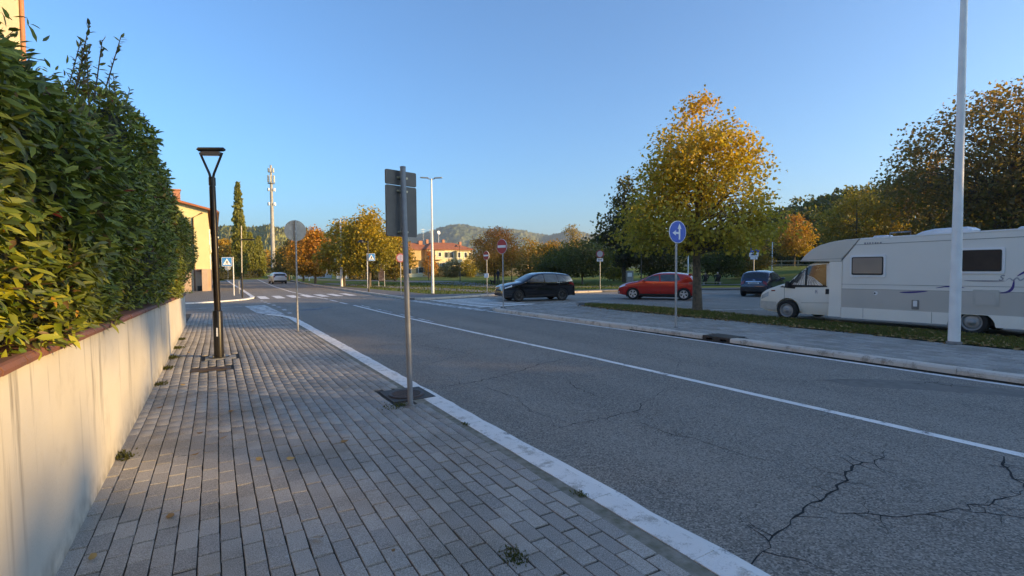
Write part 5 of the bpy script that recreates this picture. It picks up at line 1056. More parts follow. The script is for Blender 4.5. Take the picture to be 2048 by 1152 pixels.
for i, (x, y, h, cb, r, pal, sh_, nl, ls, lab) in enumerate([
    (2.2, 128, 8.7, 1.8, 2.9, 'gold', 'round', 3500, .4, 'round golden tree beside the tall cypress'), (12.4, 172, 8.2, .6, 4.0, 'gold', 'round', 3000, .5, 'yellow-green tree just behind the roundabout mound'), (18.5, 174, 8.6, .6, 4.4, 'gold', 'round', 3000, .5, 'broad yellow-green tree behind the antenna foot'),
    (34.5, 89.9, 5.3, .6, 1.35, 'orange2', 'lime', 2500, .22, 'slim orange tree in front of the ochre wing of the house'), (40.2, 92.4, 3.7, .2, 1.9, 'olive', 'round', 2500, .22, 'grey-green olive tree before the house'), (42.6, 89.3, 4.2, .2, 1.8, 'limeg', 'round', 2500, .22, 'bushy yellow-green tree next to the olive tree'),
    (26.9, 50.0, 6.2, 1.25, 2.65, 'orange2', 'round', 9000, .18, 'bright orange maple on the lawn behind the no-entry signs'), (40.0, 63.6, 5.9, .5, 2.7, 'mixed', 'round', 4500, .26, 'brownish autumn tree standing beside the orange maple'), (38.6, 56.3, 5.4, .4, 2.3, 'mixed', 'round', 4500, .24, 'small brown-green tree above the black crossover roof'),
    (51.6, 68.4, 9.0, .8, 3.1, 'pale', 'cone', 4500, .26, 'pale peach feathery tree next to the tall evergreen'), (33.0, 42.2, 4.3, 1.15, 3.0, 'green', 'spread', 7000, .2, 'low dark green spreading tree on the lawn behind the crossover'), (35.0, 49.0, 3.9, .8, 2.5, 'green', 'spread', 5000, .22, 'dark green bushy tree behind the spreading tree'),
    (44.6, 50.5, 4.1, .2, 1.9, 'yellow', 'round', 3500, .22, 'bright yellow sunlit bush under the evergreen'), (47.0, 44.2, 5.0, .5, 3.2, 'green', 'spread', 6000, .24, 'dark green tree behind the red hatchback roof'), (45.5, 35.2, 5.0, 1.1, 2.9, 'green', 'spread', 6000, .22, 'dark green tree over the seated people'),
    (53.9, 38.1, 5.6, .6, 2.7, 'mixed', 'round', 5000, .24, 'olive-brown tree behind the parking sign'), (73.5, 44.1, 7.6, 1.9, 2.8, 'orange', 'lime', 4500, .28, 'orange tree by the wooden fence'), (67.3, 32.7, 9.6, 1.9, 4.1, 'gold', 'round', 8000, .28, 'round golden tree rising behind the motorhome roof'),
    (72, 27.0, 12.8, 2.2, 4.2, 'big', 'spread', 8000, .32, 'dark brown tree between the golden tree and the huge one')]):
    tree('park_tree' if i > 2 else 'round_tree', lab, (x, y, gz(x, y)), h, cb, r, pal, 50 + i, nl, ls, sh_, 150, None, 22)
tree('evergreen_tree', 'tall dark evergreen tree with a bare trunk behind the red hatchback', (41.0, 44.5, 0), 12.2, 2.3, 4.0, 'evergreen', 81, 8500, .34, 'cone', 190, .28, 34, hollow=.6)
tree('maple_tree', 'huge dark brown tree with open branching crown behind the motorhome', (62.0, 17.0, gz(62, 17)), 16.6, 2.0, 8.7, 'big', 82, 26000, .30, 'spread', 620, .5, 110, spread=.62)
tree('maple_tree', 'dark broad tree beside the huge one, filling the gap over the motorhome roof', (72, 12, gz(72, 12)), 15.5, 1.0, 8.5, 'big', 83, 14000, .36, 'spread', 330, .45, 50, spread=.7)
for i, (x, y, h, r, lab) in enumerate([(4.1, 107.6, 18.2, 1.1, 'tall slender cypress rising above the hills'), (6.4, 118, 9.4, 1.2, 'short cypress close behind the tall one'), (8.1, 120, 8.6, 1.25, 'small pointed cypress on the roundabout mound'), (5.5, 122, 7.0, 1.5, 'stubby cypress between the tall and the pointed one')]):
    tree('cypress_tree', lab, (x, y, .3), h, .3, r, 'cypress', 90 + i, 11000 if i == 0 else 4500, .40, 'cypress', 700, .14, 0, hollow=.5, spread=.7, nvoid=0)
# ---- shrubs and clipped hedge near the house
def bush(name, label, loc, sx, sy, sz, pal, seed, nl, ls, cat='hedge'):
    rs = np.random.RandomState(seed); root = empty(name, loc, 0, label, cat); u = rs.rand(nl, 3) * 2 - 1; m = np.max(np.abs(u), axis=1, keepdims=True); u = u / m * rs.uniform(.8, 1.0, (nl, 1))
    pos = u * np.array((sx, sy, sz / 2)) + np.array((0, 0, sz / 2)) + rs.normal(0, .08, (nl, 3)); lo, mi, hi = [np.array(c) for c in PAL[pal]]; k = rs.rand(nl, 1)
    link('foliage', leaf_cloud('foliage', pos, rs.normal(0, 1, (nl, 3)), rs.normal(0, .5, (nl, 3)) + np.array((0, 0, 1)), rs.uniform(.7, 1.3, nl) * ls, (lo + (mi - lo) * k) * rs.uniform(.7, 1.3, (nl, 1)), M_LEAF), root)
    mb = MB(); mb.box((0, 0, sz * .45), (sx * 1.7, sy * 1.7, sz * .8)); mb.build('dark_core', MATS['hedge_inside'], root)  # solid box, coloured dark for the shade inside the shrub
bush('clipped_hedge', 'dark clipped hedge in front of the yellow house', (44.2, 103, 0), 4.5, 1.0, 2.0, 'dark', 5, 1500, .35)
bush('clipped_hedge', 'low dark hedge below the round golden tree at the roundabout', (3.0, 118, 0), 5.5, 1.2, 1.9, 'dark', 6, 1500, .4)
bush('clipped_hedge', 'dark shrub mass at the foot of the antenna mast', (16.0, 150, 0), 6.0, 1.5, 2.3, 'dark', 7, 1500, .45)
bush('shrub', 'yellowish shrub beside the white shed under the lime trees', (22.5, 92, 0), 2.2, 1.5, 2.6, 'gold', 8, 1500, .3, 'shrub')
bush('shrub', 'dark round shrub at the back of the lawn near the poster stand', (24.0, 84, 0), 2.2, 1.5, 1.6, 'dark', 9, 1200, .3, 'shrub')
# ================================================================ HOUSES
M_ROOF = P('terracotta_roof', (.42, .135, .06), .85, col2=(.30, .095, .05), scale=1.5, bump=.8, bscale=9); M_YEL = P('yellow_render', (.70, .59, .32), .9, col2=(.64, .53, .28), scale=.5); M_PEACH = P('peach_plinth', (.50, .36, .27), .9, col2=(.42, .29, .21), scale=.8)
M_CREAM = P('cream_render', (.74, .62, .40), .9, col2=(.68, .56, .36), scale=.6); M_OCHRE = P('ochre_render', (.60, .38, .18), .9, col2=(.54, .34, .16), scale=.6); M_BROWN = P('brown_pipe', (.20, .09, .05), .6); M_SHUT = P('green_shutter', (.10, .12, .09), .7); M_PANE = P('far_pane', (.05, .06, .06), .1)
def window(parent, x, z, w_, h_, y, shut=True, sill=True):
    mb = MB(); mb.box((x, y - .03, z), (w_ + .16, .06, h_ + .16)); f = mb.build('window', M_WHITE, parent)
    mb = MB(); mb.box((x, y - .065, z), (w_, .02, h_)); mb.build('pane', M_PANE, f)
    if sill: mb = MB(); mb.box((x, y - .1, z - h_ / 2 - .1), (w_ + .3, .2, .06)); mb.build('sill', M_WHITE, f)
    if shut:
        for s_ in (-1, 1): mb = MB(); mb.box((x + s_ * (w_ * .75 + .06), y - .05, z), (w_ * .48, .06, h_ + .05)); mb.build('shutter', M_SHUT, f)
def hip_roof(parent, x0, x1, y0, y1, z, rise, oh=.5, hips=(1, 1), inset=3.4, mat=None):
    X0, X1, Y0, Y1 = x0 - oh, x1 + oh, y0 - oh, y1 + oh; ym = (Y0 + Y1) / 2; a, b = X0 + inset * hips[0], X1 - inset * hips[1]
    mb = MB(); mb.add([(X0, Y0, z), (X1, Y0, z), (X1, Y1, z), (X0, Y1, z), (a, ym, z + rise), (b, ym, z + rise), (X0, Y0, z - .14), (X1, Y0, z - .14), (X1, Y1, z - .14), (X0, Y1, z - .14)], [[0, 1, 5, 4], [2, 3, 4, 5], [1, 2, 5], [3, 0, 4], [6, 7, 1, 0], [7, 8, 2, 1], [8, 9, 3, 2], [9, 6, 0, 3], [9, 8, 7, 6]])
    return mb.build('roof', mat or M_ROOF, parent)
# the house behind the lawn (faces the camera)
hs = empty('house', (43.2, 112.4, 0), R(2), 'cream two-storey house with red hipped roofs, bay windows and aerials beyond the lawn', 'house')
mb = MB(); mb.box((5.4, 4.5, 3.2), (11.6, 9, 6.4)); mb.build('wall', M_CREAM, hs); mb = MB(); mb.box((-3.2, 6.0, 3.2), (6.4, 8.5, 6.4)); mb.build('wall', M_OCHRE, hs)
r1 = hip_roof(hs, -.4, 11.2, 0, 9, 6.4, 1.75); r2 = hip_roof(hs, -6.4, 0.2, 1.75, 10.2, 6.38, 1.7, .45, (1, 0), 3.6)
for x, y, z in ((1.2, 4.2, 8.3), (5.6, 4.6, 8.4), (9.8, 3.8, 7.9)): mb = MB(); mb.box((x, y, z), (.6, .6, 1.0)); mb.build('chimney', P('chimney_red', (.45, .2, .12), .8), r1)
mb = MB(); mb.box((-.2, 5, 8.0), (1.0, .8, 1.0)); mb.build('chimney', MATS['chimney_red'], r2)
for x in (.6, 2.6): mb = MB(); mb.tube([(x, 5, 8), (x, 5, 11.6)], .05, 6); mb.box((x, 5, 11.2), (1.2, .06, .06)); mb.box((x, 5, 10.7), (.9, .06, .06)); mb.build('aerial', M_STEEL, r1)
mb = MB(); mb.tube([(4.6, 5, 8), (4.6, 5, 10.4)], .05, 6); disc(mb, (4.6, 4.9, 10.6), (.3, -1, .3), .45, .08, 18); mb.build('dish', M_WHITE, r1)
for x0, x1, z0, z1, yb, mt in ((.9, 3.2, 3.9, 6.0, -1.2, M_CREAM), (6.6, 9.8, 3.7, 5.9, -1.0, P('lemon_render', (.72, .66, .40), .9))):
    mb = MB(); mb.box(((x0 + x1) / 2, yb / 2, (z0 + z1) / 2), (x1 - x0, -yb, z1 - z0)); b_ = mb.build('bay', mt, hs); mb = MB(); mb.box(((x0 + x1) / 2, yb / 2, z1 + .06), (x1 - x0 + .4, -yb + .3, .12)); mb.build('bay_roof', M_BROWN, b_)
mb = MB(); mb.box((-3.6, 1.05, 4.9), (3.4, 1.5, 2.3)); b_ = mb.build('bay', M_OCHRE, hs); mb = MB(); mb.box((-3.6, 1.0, 6.1), (3.8, 1.8, .12)); mb.build('bay_roof', M_BROWN, b_)
mb = MB(); mb.box((-5.31, 1.05, 4.9), (.03, 1.3, 2.0)); mb.build('bay_side_shade', M_SHUT, b_)  # dark panel paints the bay's left side as lying in shade
for x, z, w_, h_, y, sh_ in ((2.1, 5.1, .6, .9, -1.2, False), (4.3, 5.0, .8, 1.3, 0, True), (5.6, 5.0, .8, 1.3, 0, False), (1.4, 2.6, .9, 1.3, 0, True), (3.6, 2.4, .9, 1.3, 0, True), (7.2, 5.0, .6, 1.2, -1.0, False), (8.9, 5.0, .6, 1.2, -1.0, False), (10.6, 5, .7, 1.2, 0, False), (-4.6, 1.4, 1.4, 2.4, 1.75, False), (-1.4, 1.5, 1.2, 1.3, 1.75, True), (10.4, 2.2, .9, 1.3, 0, True)): window(hs, x, z, w_, h_, y, sh_)
for x in (-6.3, -.1, 11.0): mb = MB(); mb.tube([(x, -.08 if x > -1 else 1.66, 0), (x, -.08 if x > -1 else 1.66, 6.3)], .07, 8); mb.build('downpipe', M_BROWN, hs)
mb = MB(); mb.box((8.4, -1.0, 3.2), (4.4, 2.0, .14)); mb.box((8.4, -1.95, 3.65), (4.4, .06, .8)); mb.build('balcony', M_CREAM, hs)
lw = empty('low_wall', (41.5, 106.2, 0), R(2), 'low cream boundary wall lit by sun in front of the house', 'wall'); mb = MB(); mb.box((2, 0, .35), (26, .25, .7)); mb.build('render', M_CREAM, lw); mb = MB(); mb.box((2, 0, .73), (26.1, .34, .06)); mb.build('coping', M_CREAM, lw)
def small_house(name, label, loc, rz, w_, dp, hh, rise, wm, rm, wins):
    e = empty(name, loc, rz, label, 'house' if 'house' in name else 'shed'); mb = MB(); mb.box((0, dp / 2, hh / 2), (w_, dp, hh)); mb.build('wall', wm, e)
    mb = MB(); mb.add([(-w_ / 2 - .4, -.4, hh), (w_ / 2 + .4, -.4, hh), (w_ / 2 + .4, dp + .4, hh), (-w_ / 2 - .4, dp + .4, hh), (-w_ / 2 - .4, dp / 2, hh + rise), (w_ / 2 + .4, dp / 2, hh + rise)], [[0, 1, 5, 4], [2, 3, 4, 5], [0, 4, 3], [1, 2, 5], [3, 2, 1, 0]]); mb.build('roof', rm, e)
    for x, z in wins: window(e, x, z, .9, 1.2, 0, False)
    return e
small_house('house', 'ochre gabled house half hidden behind the orange maple', (60, 95, 0), R(50), 9, 9, 5.2, 1.6, M_OCHRE, P('pale_eaves_roof', (.5, .40, .30), .8), [(-2, 3.6), (2, 3.6)])
small_house('shed', 'white gabled shed in the shade behind the lime trees', (17.6, 110, 0), R(-10), 6.5, 4, 1.5, 1.0, P('shed_white', (.62, .64, .66), .7), P('shed_roof', (.5, .53, .57), .7), [(1.5, .9)])
small_house('shed', 'white shed with a dark roof behind the grey-plated lamp', (22.6, 103, 0), R(-10), 4.2, 4, 1.9, .6, MATS['shed_white'], P('dark_roof', (.05, .05, .05), .8), [(-1, 1.1)])
# yellow house along the left pavement
yh = empty('house', (-.38, 51.8, 0), 0, 'bright yellow house with peach plinth and tiled eaves along the pavement beyond the side street', 'house')
mb = MB(); mb.add([(0, 0, -.1), (-11, 0, -.1), (-11, 0, 7.0), (-5.5, 0, 8.4), (0, 0, 7.0), (0, 34, -.1), (-11, 34, -.1), (-11, 34, 7.0), (-5.5, 34, 8.4), (0, 34, 7.0)], [[0, 1, 2, 3, 4], [5, 9, 8, 7, 6], [0, 4, 9, 5], [1, 6, 7, 2]]); mb.build('wall', M_YEL, yh)
mb = MB()
for s_, x0, x1 in ((1, .75, -5.5), (-1, -11.75, -5.5)):
    z0 = 7.0 - .19; mb.add([(x0, -.5, z0), (x1, -.5, 8.42), (x1, 34.4, 8.42), (x0, 34.4, z0), (x0, -.5, z0 + .16), (x1, -.5, 8.60), (x1, 34.4, 8.60), (x0, 34.4, z0 + .16)], [[0, 1, 2, 3], [4, 5, 6, 7], [0, 4, 5, 1], [0, 3, 7, 4], [3, 2, 6, 7]])
rf = mb.build('roof', M_ROOF, yh)
for x, y in ((-2.4, 3.2), (-3.9, 1.6)): mb = MB(); mb.box((x, y, 8.4), (.55, .55, 1.1)); mb.box((x, y, 9.0), (.7, .7, .1)); mb.build('chimney', MATS['chimney_red'], rf)
mb = MB(); mb.tube([(.80, -.5, 6.83), (.80, 34, 6.83)], .075, 8); mb.build('gutter', M_BROWN, yh); mb = MB(); mb.tube([(-4.2, 1.4, 8.4), (-4.2, 1.4, 10.6)], .03, 6); mb.box((-4.2, 1.4, 10.2), (.8, .05, .05)); mb.build('aerial', M_STEEL, rf)
mb = MB(); mb.tube([(-1.12, -.09, 0), (-1.12, -.09, 6.3), (-.4, -.09, 6.75)], .055, 8); mb.build('downpipe', M_BROWN, yh)
mb = MB(); mb.box((-5.4, -.03, .9), (11.0, .06, 2.0)); mb.build('plinth', M_PEACH, yh); mb = MB(); mb.box((.03, 17, .9), (.06, 34, 2.0)); mb.build('plinth', M_PEACH, yh)
mb = MB(); mb.box((-.36, -.45, .95), (.42, .8, 1.9), 0, .02); mb.build('buttress', M_PEACH, yh); mb = MB(); mb.box((-.75, -.25, 1.78), (.4, .4, .2)); mb.build('lintel', M_BROWN, yh); mb = MB(); mb.box((-.76, -.065, .22), (.36, .01, .44)); mb.build('dark_recess', M_SBLACK, yh)  # black plate beside the buttress stands in for a shaded recess
for y, z in ((5, 4.9), (12, 4.9), (20, 4.9), (8, 2.6), (27, 4.9)):
    mb = MB(); mb.box((.06, y, z), (.1, 1.0, 1.5)); f = mb.build('window', M_WHITE, yh); mb = MB(); mb.box((.115, y, z), (.02, .86, 1.34)); mb.build('pane', M_PANE, f)
for y, z in ((10, 5.2), (16, 4.4), (24, 3.2)): mb = MB(); mb.box((.5, y, z), (.7, 1.2, .12)); mb.build('awning', M_WHITE, yh)
ch = empty('house', (-4.35, 19, 0), 0, 'cream house wall showing above the hedge', 'house'); mb = MB(); mb.box((-5, -6.5, 5), (10, 13, 10.2)); mb.build('wall', M_CREAM, ch)
hip_roof(ch, -10, 0, -13, 0, 10.1, 2.2, .25)
mb = MB(); mb.tube([(.06, -.3, 0), (.06, -.3, 10)], .05, 8); mb.build('downpipe', MATS['chimney_red'], ch)
# ================================================================ TERRAIN
def forest_mat(name, a, b, c, sc):
    m, t, p = newmat(name); N = NT(t); v = N.pos(); vo = N.n('TexVoronoi', {'Vector': v, 'Scale': sc}); g = N.n('SeparateColor', {0: vo.outputs['Color']}).outputs[0]
    k = N.mix(N.mapr(N.noise(v, sc * .12, 4), .35, .65), a, b); k = N.mix(N.mapr(g, .3, 1, 0, .75), k, c); N.link(k, p.inputs['Base Color']); p.inputs['Roughness'].default_value = 1; p.inputs['Specular IOR Level'].default_value = 0
    N.link(N.bump(N.math('ADD', N.mapr(vo.outputs['Distance'], 0, .8, 1, 0), N.noise(v, sc * 2.5, 3)), 1, 5.0), p.inputs['Normal']); return m
def hill(name, ridge, near, mat, seed, amp, cols=260, rows=44, back=.25):
    rs = np.random.RandomState(seed); rp = np.array(ridge, float); s = np.linspace(0, 1, len(rp)); u = np.linspace(0, 1, cols); X = np.interp(u, s, rp[:, 0]); Y = np.interp(u, s, rp[:, 1]); Z = np.interp(u, s, rp[:, 2])
    k = np.hanning(15); k /= k.sum(); Z = np.convolve(np.pad(Z, 7, mode='edge'), k, 'valid'); V = []; nr = rows + 8
    for j in range(nr):
        if j <= rows: f = j / rows; q = near + (1 - near) * f; zz_ = Z * (1 - math.cos(math.pi * f ** .9)) / 2
        else: g_ = (j - rows) / 8; q = 1 + back * g_; zz_ = Z * (1 - g_ ** 1.5)
        gul = 1 + .10 * np.sin(u * 40 + seed) * math.sin(math.pi * min(1, j / rows)) + .08 * np.sin(u * 17 + seed * 2 + j * .1) * math.sin(math.pi * min(1, j / rows))
        V.append(np.stack([X * q, Y * q, zz_ * gul + rs.normal(0, amp, cols) * (j > 0) - 2], 1))
    V = np.concatenate(V); idx = np.arange(nr * cols).reshape(nr, cols); Fc = np.stack([idx[:-1, :-1], idx[:-1, 1:], idx[1:, 1:], idx[1:, :-1]], -1).reshape(-1, 4)
    o = link(name, np_mesh(name, V, Fc, mat, smooth=False)); o['kind'] = 'structure'; return o
hill('near_hill', [(-520, 780, 55), (-300, 850, 60), (-79, 897, 58), (-4, 900, 67), (29, 900, 68), (64, 898, 71), (92, 895, 70), (121, 892, 67), (151, 887, 64), (198, 878, 61), (260, 862, 48), (330, 840, 30), (400, 810, 8)], .74, forest_mat('near_hill_forest', (.22, .23, .07), (.30, .27, .09), (.14, .17, .06), .085), 2, 2.2)
hill('far_hill', [(100, 2600, 150), (393, 2570, 166), (570, 2537, 160), (775, 2482, 152), (868, 2451, 171), (983, 2407, 196), (1144, 2335, 204), (1256, 2277, 201), (1386, 2199, 180), (1471, 2144, 166), (1573, 2070, 176), (1631, 2024, 166), (1779, 1896, 150), (2002, 1659, 130), (2300, 1200, 120)], .55, forest_mat('far_hill_forest', (.12, .15, .07), (.18, .18, .09), (.08, .11, .055), .035), 5, 4.0)
hill('middle_hill', [(540, 1180, 6), (627, 1139, 24), (693, 1100, 45), (735, 1072, 56), (786, 1035, 69), (835, 997, 74), (924, 915, 81), (1050, 780, 84)], .6, forest_mat('middle_hill_forest', (.15, .165, .06), (.22, .2, .08), (.10, .12, .05), .06), 8, 2.6)
hill('wooded_hill', [(128, 108, .5), (142, 93, 9), (144, 91, 12), (149, 82, 13), (153, 74, 13.5), (155, 70, 14), (160, 56, 15), (165, 40, 15), (168, 10, 16), (165, -30, 16)], .62, P('wood_floor', (.035, .035, .02), .95), 9, .3, 80, 20)
# mound of the roundabout
mb = MB(); V = []; nn = 40
for j in range(9):
    for i in range(nn): a = 2 * math.pi * i / nn; q = j / 8; V.append((11 + 13 * q * math.cos(a), 124 + 11 * q * math.sin(a), ROAD + 1.15 * (math.cos(math.pi * q) + 1) / 2 + .01))
mb.add(V, [[j * nn + i, j * nn + (i + 1) % nn, (j + 1) * nn + (i + 1) % nn, (j + 1) * nn + i] for j in range(8) for i in range(nn)], True); o = mb.build('roundabout_mound', M_LAWN); o['kind'] = 'structure'
# woodland: crowns as one mass of leaf clumps
def woods(name, crowns, pal, seed, per, ls, label=None):
    rs = np.random.RandomState(seed); Ps, Cs = [], []; lo, mi, hi = [np.array(c) for c in PAL[pal]]
    for (x, y, z, rx, rz) in crowns:
        v = rs.normal(0, 1, (per, 3)); v /= np.linalg.norm(v, axis=1, keepdims=True); v *= rs.rand(per, 1) ** .3; lump = 1 + .18 * np.sin(v[:, :1] * 5 + x) + .15 * np.sin(v[:, 1:2] * 6 + y)
        Ps.append(v * np.hstack([lump, lump, np.ones_like(lump)]) * np.array((rx, rx, rz)) + np.array((x, y, z))); tint = rs.uniform(.6, 1.5) * np.array((rs.uniform(.85, 1.4), 1, rs.uniform(.8, 1.1))); Cs.append((lo + (mi - lo) * rs.rand(per, 1)) * rs.uniform(.7, 1.3, (per, 1)) * tint)
    pos = np.concatenate(Ps); n = len(pos); o = link(name, leaf_cloud(name, pos, rs.normal(0, 1, (n, 3)), rs.normal(0, .6, (n, 3)) + np.array((0, 0, 1)), rs.uniform(.7, 1.3, n) * ls, np.concatenate(Cs), M_LEAF)); o['kind'] = 'stuff'; return o
rs = np.random.RandomState(44); cr = []
base = np.array([(134, 104, 3), (142, 93, 9), (146, 86, 12), (149, 82, 13), (152, 77, 13.5), (154, 72, 14), (156, 66, 14.5), (160, 56, 15), (165, 40, 15), (168, 12, 16)])
for k in range(150):
    f = rs.rand() * 9; i = int(f); p = base[i] + (base[min(9, i + 1)] - base[i]) * (f - i); q = 1 - .36 * rs.rand() ** 1.3; rr_ = rs.uniform(2.6, 4.6); g_ = (q - .62) / .38
    cr.append((p[0] * q, p[1] * q, max(.5, p[2] * (1 - math.cos(math.pi * min(1, max(0, g_)) ** .9)) / 2) + rr_ * .75 + 1.2, rr_, rr_ * 1.15))
o = woods('woodland_and_shade_crowns', cr, 'green', 4, 330, 1.0); tag(o, kind='stuff')  # the visible wood on the hill
# unseen tree crowns, added and shaped to block low sun from the street
def uv(u_, v_): return (.7071 * (u_ + v_), 8 + .7071 * (u_ - v_))
cr = []
for k in range(21):
    u_ = -36 + 3.0 * k
    for v_ in (44, 48):
        x, y = uv(u_ + rs.uniform(-.6, .6), v_ + rs.uniform(-.5, .5)); top = (9.3 if u_ < -1 else 9.8 if u_ < 7 else 12.2) + rs.uniform(-.35, .35) + (v_ - 45) * .2126; cr.append((x, y, top / 2, 2.7, top / 2))
for k in range(9):
    u_ = 28 + 4.2 * k; x, y = uv(u_ + rs.uniform(-.8, .8), 46 + rs.uniform(-2, 2)); 
    if y > .25 * x - 3: continue
    top = (11.8, 8.0, 12.3, 9.0)[k % 4] if u_ < 43 else (7.5, 6.5)[k % 2]; cr.append((x, y, top / 2, 2.1, top / 2))
cr2 = []  # floating upper clumps, added to shade the hedge; gap below keeps wall lit
for k in range(25):
    u_ = -37 + 1.85 * k
    for q in range(2): x, y = uv(u_ + rs.uniform(-.7, .7), 46 + rs.uniform(-1.5, 1.5)); cr2.append((x, y, 12.1 + rs.uniform(0, 2.4), 1.45, 1.25))
woods('woodland_and_shade_crowns', cr, 'green', 5, 1000, .85); woods('woodland_and_shade_crowns', cr2 + [(*uv(-9.5 + .8 * k + rs.uniform(-.3, .3), 50 + rs.uniform(-1, 1)), 12.6 + rs.uniform(0, 2.6), 1.5, 1.2) for k in range(13)], 'green', 6, 195, .6)
# ================================================================ PEOPLE AND DOG
def skinned(name, joints, bones, mat, parent=None, loc=(0, 0, 0), rz=0, root=0, scale=1):
    me = bpy.data.meshes.new(name); me.from_pydata([j[0] for j in joints], bones, []); me.update(); o = link(name, me, parent, loc); o.rotation_euler = (0, 0, rz); o.scale = (scale,) * 3
    sk_ = o.modifiers.new('skin', 'SKIN'); sk_.use_smooth_shade = True
    for i, j in enumerate(joints): v = me.skin_vertices[0].data[i]; v.radius = (j[1], j[2] if len(j) > 2 else j[1]); v.use_root = i == root
    s = o.modifiers.new('sub', 'SUBSURF'); s.levels = 1; s.render_levels = 2; me.materials.append(mat); return o
def cloth_mat(name, bands):
    m, t, p = newmat(name); N = NT(t); z = N.n('SeparateXYZ', {0: N.n('TexCoord').outputs['Object']}).outputs[2]; c = bands[0][1]
    for lim, col in bands[1:]: c = N.mix(N.mapr(z, lim - .01, lim + .01), c, col)
    N.link(c, p.inputs['Base Color']); p.inputs['Roughness'].default_value = .85; return m
SKIN, HAIR = (.45, .27, .19), (.05, .035, .025)
stand = [((0, 0, .94), .15, .11), ((0, 0, 1.15), .14, .10), ((0, 0, 1.38), .17, .10), ((0, 0, 1.50), .055), ((0, .02, 1.60), .085, .10), ((0, .02, 1.72), .07, .08), ((.10, 0, .88), .085), ((.11, .03, .48), .06), ((.11, -.02, .08), .042), ((.11, .13, .03), .035), ((-.10, 0, .88), .085), ((-.11, -.04, .48), .06), ((-.11, -.10, .08), .042), ((-.11, .05, .03), .035), ((.20, 0, 1.40), .055), ((.26, .02, 1.14), .045), ((.25, .14, .92), .035), ((.25, .18, .84), .03), ((-.20, 0, 1.40), .055), ((-.30, .06, 1.16), .045), ((-.34, .26, 1.05), .035), ((-.34, .34, 1.03), .03)]
bones = [(0, 1), (1, 2), (2, 3), (3, 4), (4, 5), (0, 6), (6, 7), (7, 8), (8, 9), (0, 10), (10, 11), (11, 12), (12, 13), (2, 14), (14, 15), (15, 16), (16, 17), (2, 18), (18, 19), (19, 20), (20, 21)]
pw = skinned('person', stand, bones, cloth_mat('dark_walker', [(0, (.02, .02, .022)), (.10, (.06, .055, .05)), (.93, (.02, .028, .05)), (1.49, SKIN), (1.66, HAIR)]), None, (26.35, 48.3, 0), R(100), 0, .98); tag(pw, 'person in dark jacket and trousers walking a dog by the orange maple', 'person')
sit = [((0, 0, .42), .17, .14), ((0, -.03, .66), .17, .13), ((0, .0, .90), .20, .13), ((0, .03, 1.02), .06), ((0, .06, 1.12), .085, .1), ((0, .06, 1.24), .07, .08), ((.11, .10, .42), .09), ((.13, .48, .46), .065), ((.13, .50, .08), .045), ((.13, .63, .04), .035), ((-.11, .10, .42), .09), ((-.13, .48, .46), .065), ((-.13, .50, .08), .045), ((-.13, .63, .04), .035), ((.23, 0, .92), .065), ((.28, .10, .68), .05), ((.18, .34, .56), .04), ((.14, .42, .54), .03), ((-.23, 0, .92), .065), ((-.28, .10, .68), .05), ((-.18, .34, .56), .04), ((-.14, .42, .54), .03)]
for x, y, nm, bands, lab, rz in ((41.9, 32.6, 'a', [(0, (.02, .02, .02)), (.46, (.012, .012, .014)), (1.03, SKIN), (1.15, (.55, .5, .45))], 'person in a bulky black coat sitting on the park bench', R(-40)), (41.0, 33.3, 'b', [(0, (.02, .02, .02)), (.46, (.03, .02, .02)), (1.03, SKIN), (1.17, HAIR)], 'slim person in dark clothes sitting at the end of the park bench', R(-40))):
    o = skinned('person', sit, bones, cloth_mat('sitter_' + nm, bands), None, (x, y, lawn_h(x, y)), rz); tag(o, lab, 'person')
bn = empty('park_bench', (41.45, 32.95, lawn_h(41.4, 33)), R(-40), 'low wooden park bench under the dark green tree', 'bench')
for k in range(3): mb = MB(); mb.box((0, -.16 + k * .14, .27), (1.9, .12, .04), 0, .006); mb.build('slat', mw, bn)
for s_ in (-1, 1): mb = MB(); mb.box((s_ * .75, -.02, .125), (.08, .4, .25)); mb.build('leg', M_STEELD, bn)
dog = [((0, .16, .30), .075, .08), ((0, 0, .30), .07), ((0, -.18, .30), .075), ((0, .26, .40), .05), ((0, .33, .46), .05), ((0, .43, .44), .028), ((.05, .17, .16), .03), ((.05, .17, .03), .02), ((-.05, .18, .16), .03), ((-.05, .20, .03), .02), ((.05, -.18, .18), .035), ((.05, -.23, .11), .022), ((.05, -.20, .02), .02), ((-.05, -.20, .18), .035), ((-.05, -.26, .11), .022), ((-.05, -.23, .02), .02), ((0, -.28, .36), .02), ((0, -.36, .45), .012)]
o = skinned('dog', dog, [(0, 1), (1, 2), (0, 3), (3, 4), (4, 5), (0, 6), (6, 7), (0, 8), (8, 9), (2, 10), (10, 11), (11, 12), (2, 13), (13, 14), (14, 15), (2, 16), (16, 17)], P('dog_black', (.012, .011, .010), .8), None, (25.75, 48.4, 0), R(110), 1, 1.15); tag(o, 'small black dog standing on the lawn beside the walking person', 'dog')
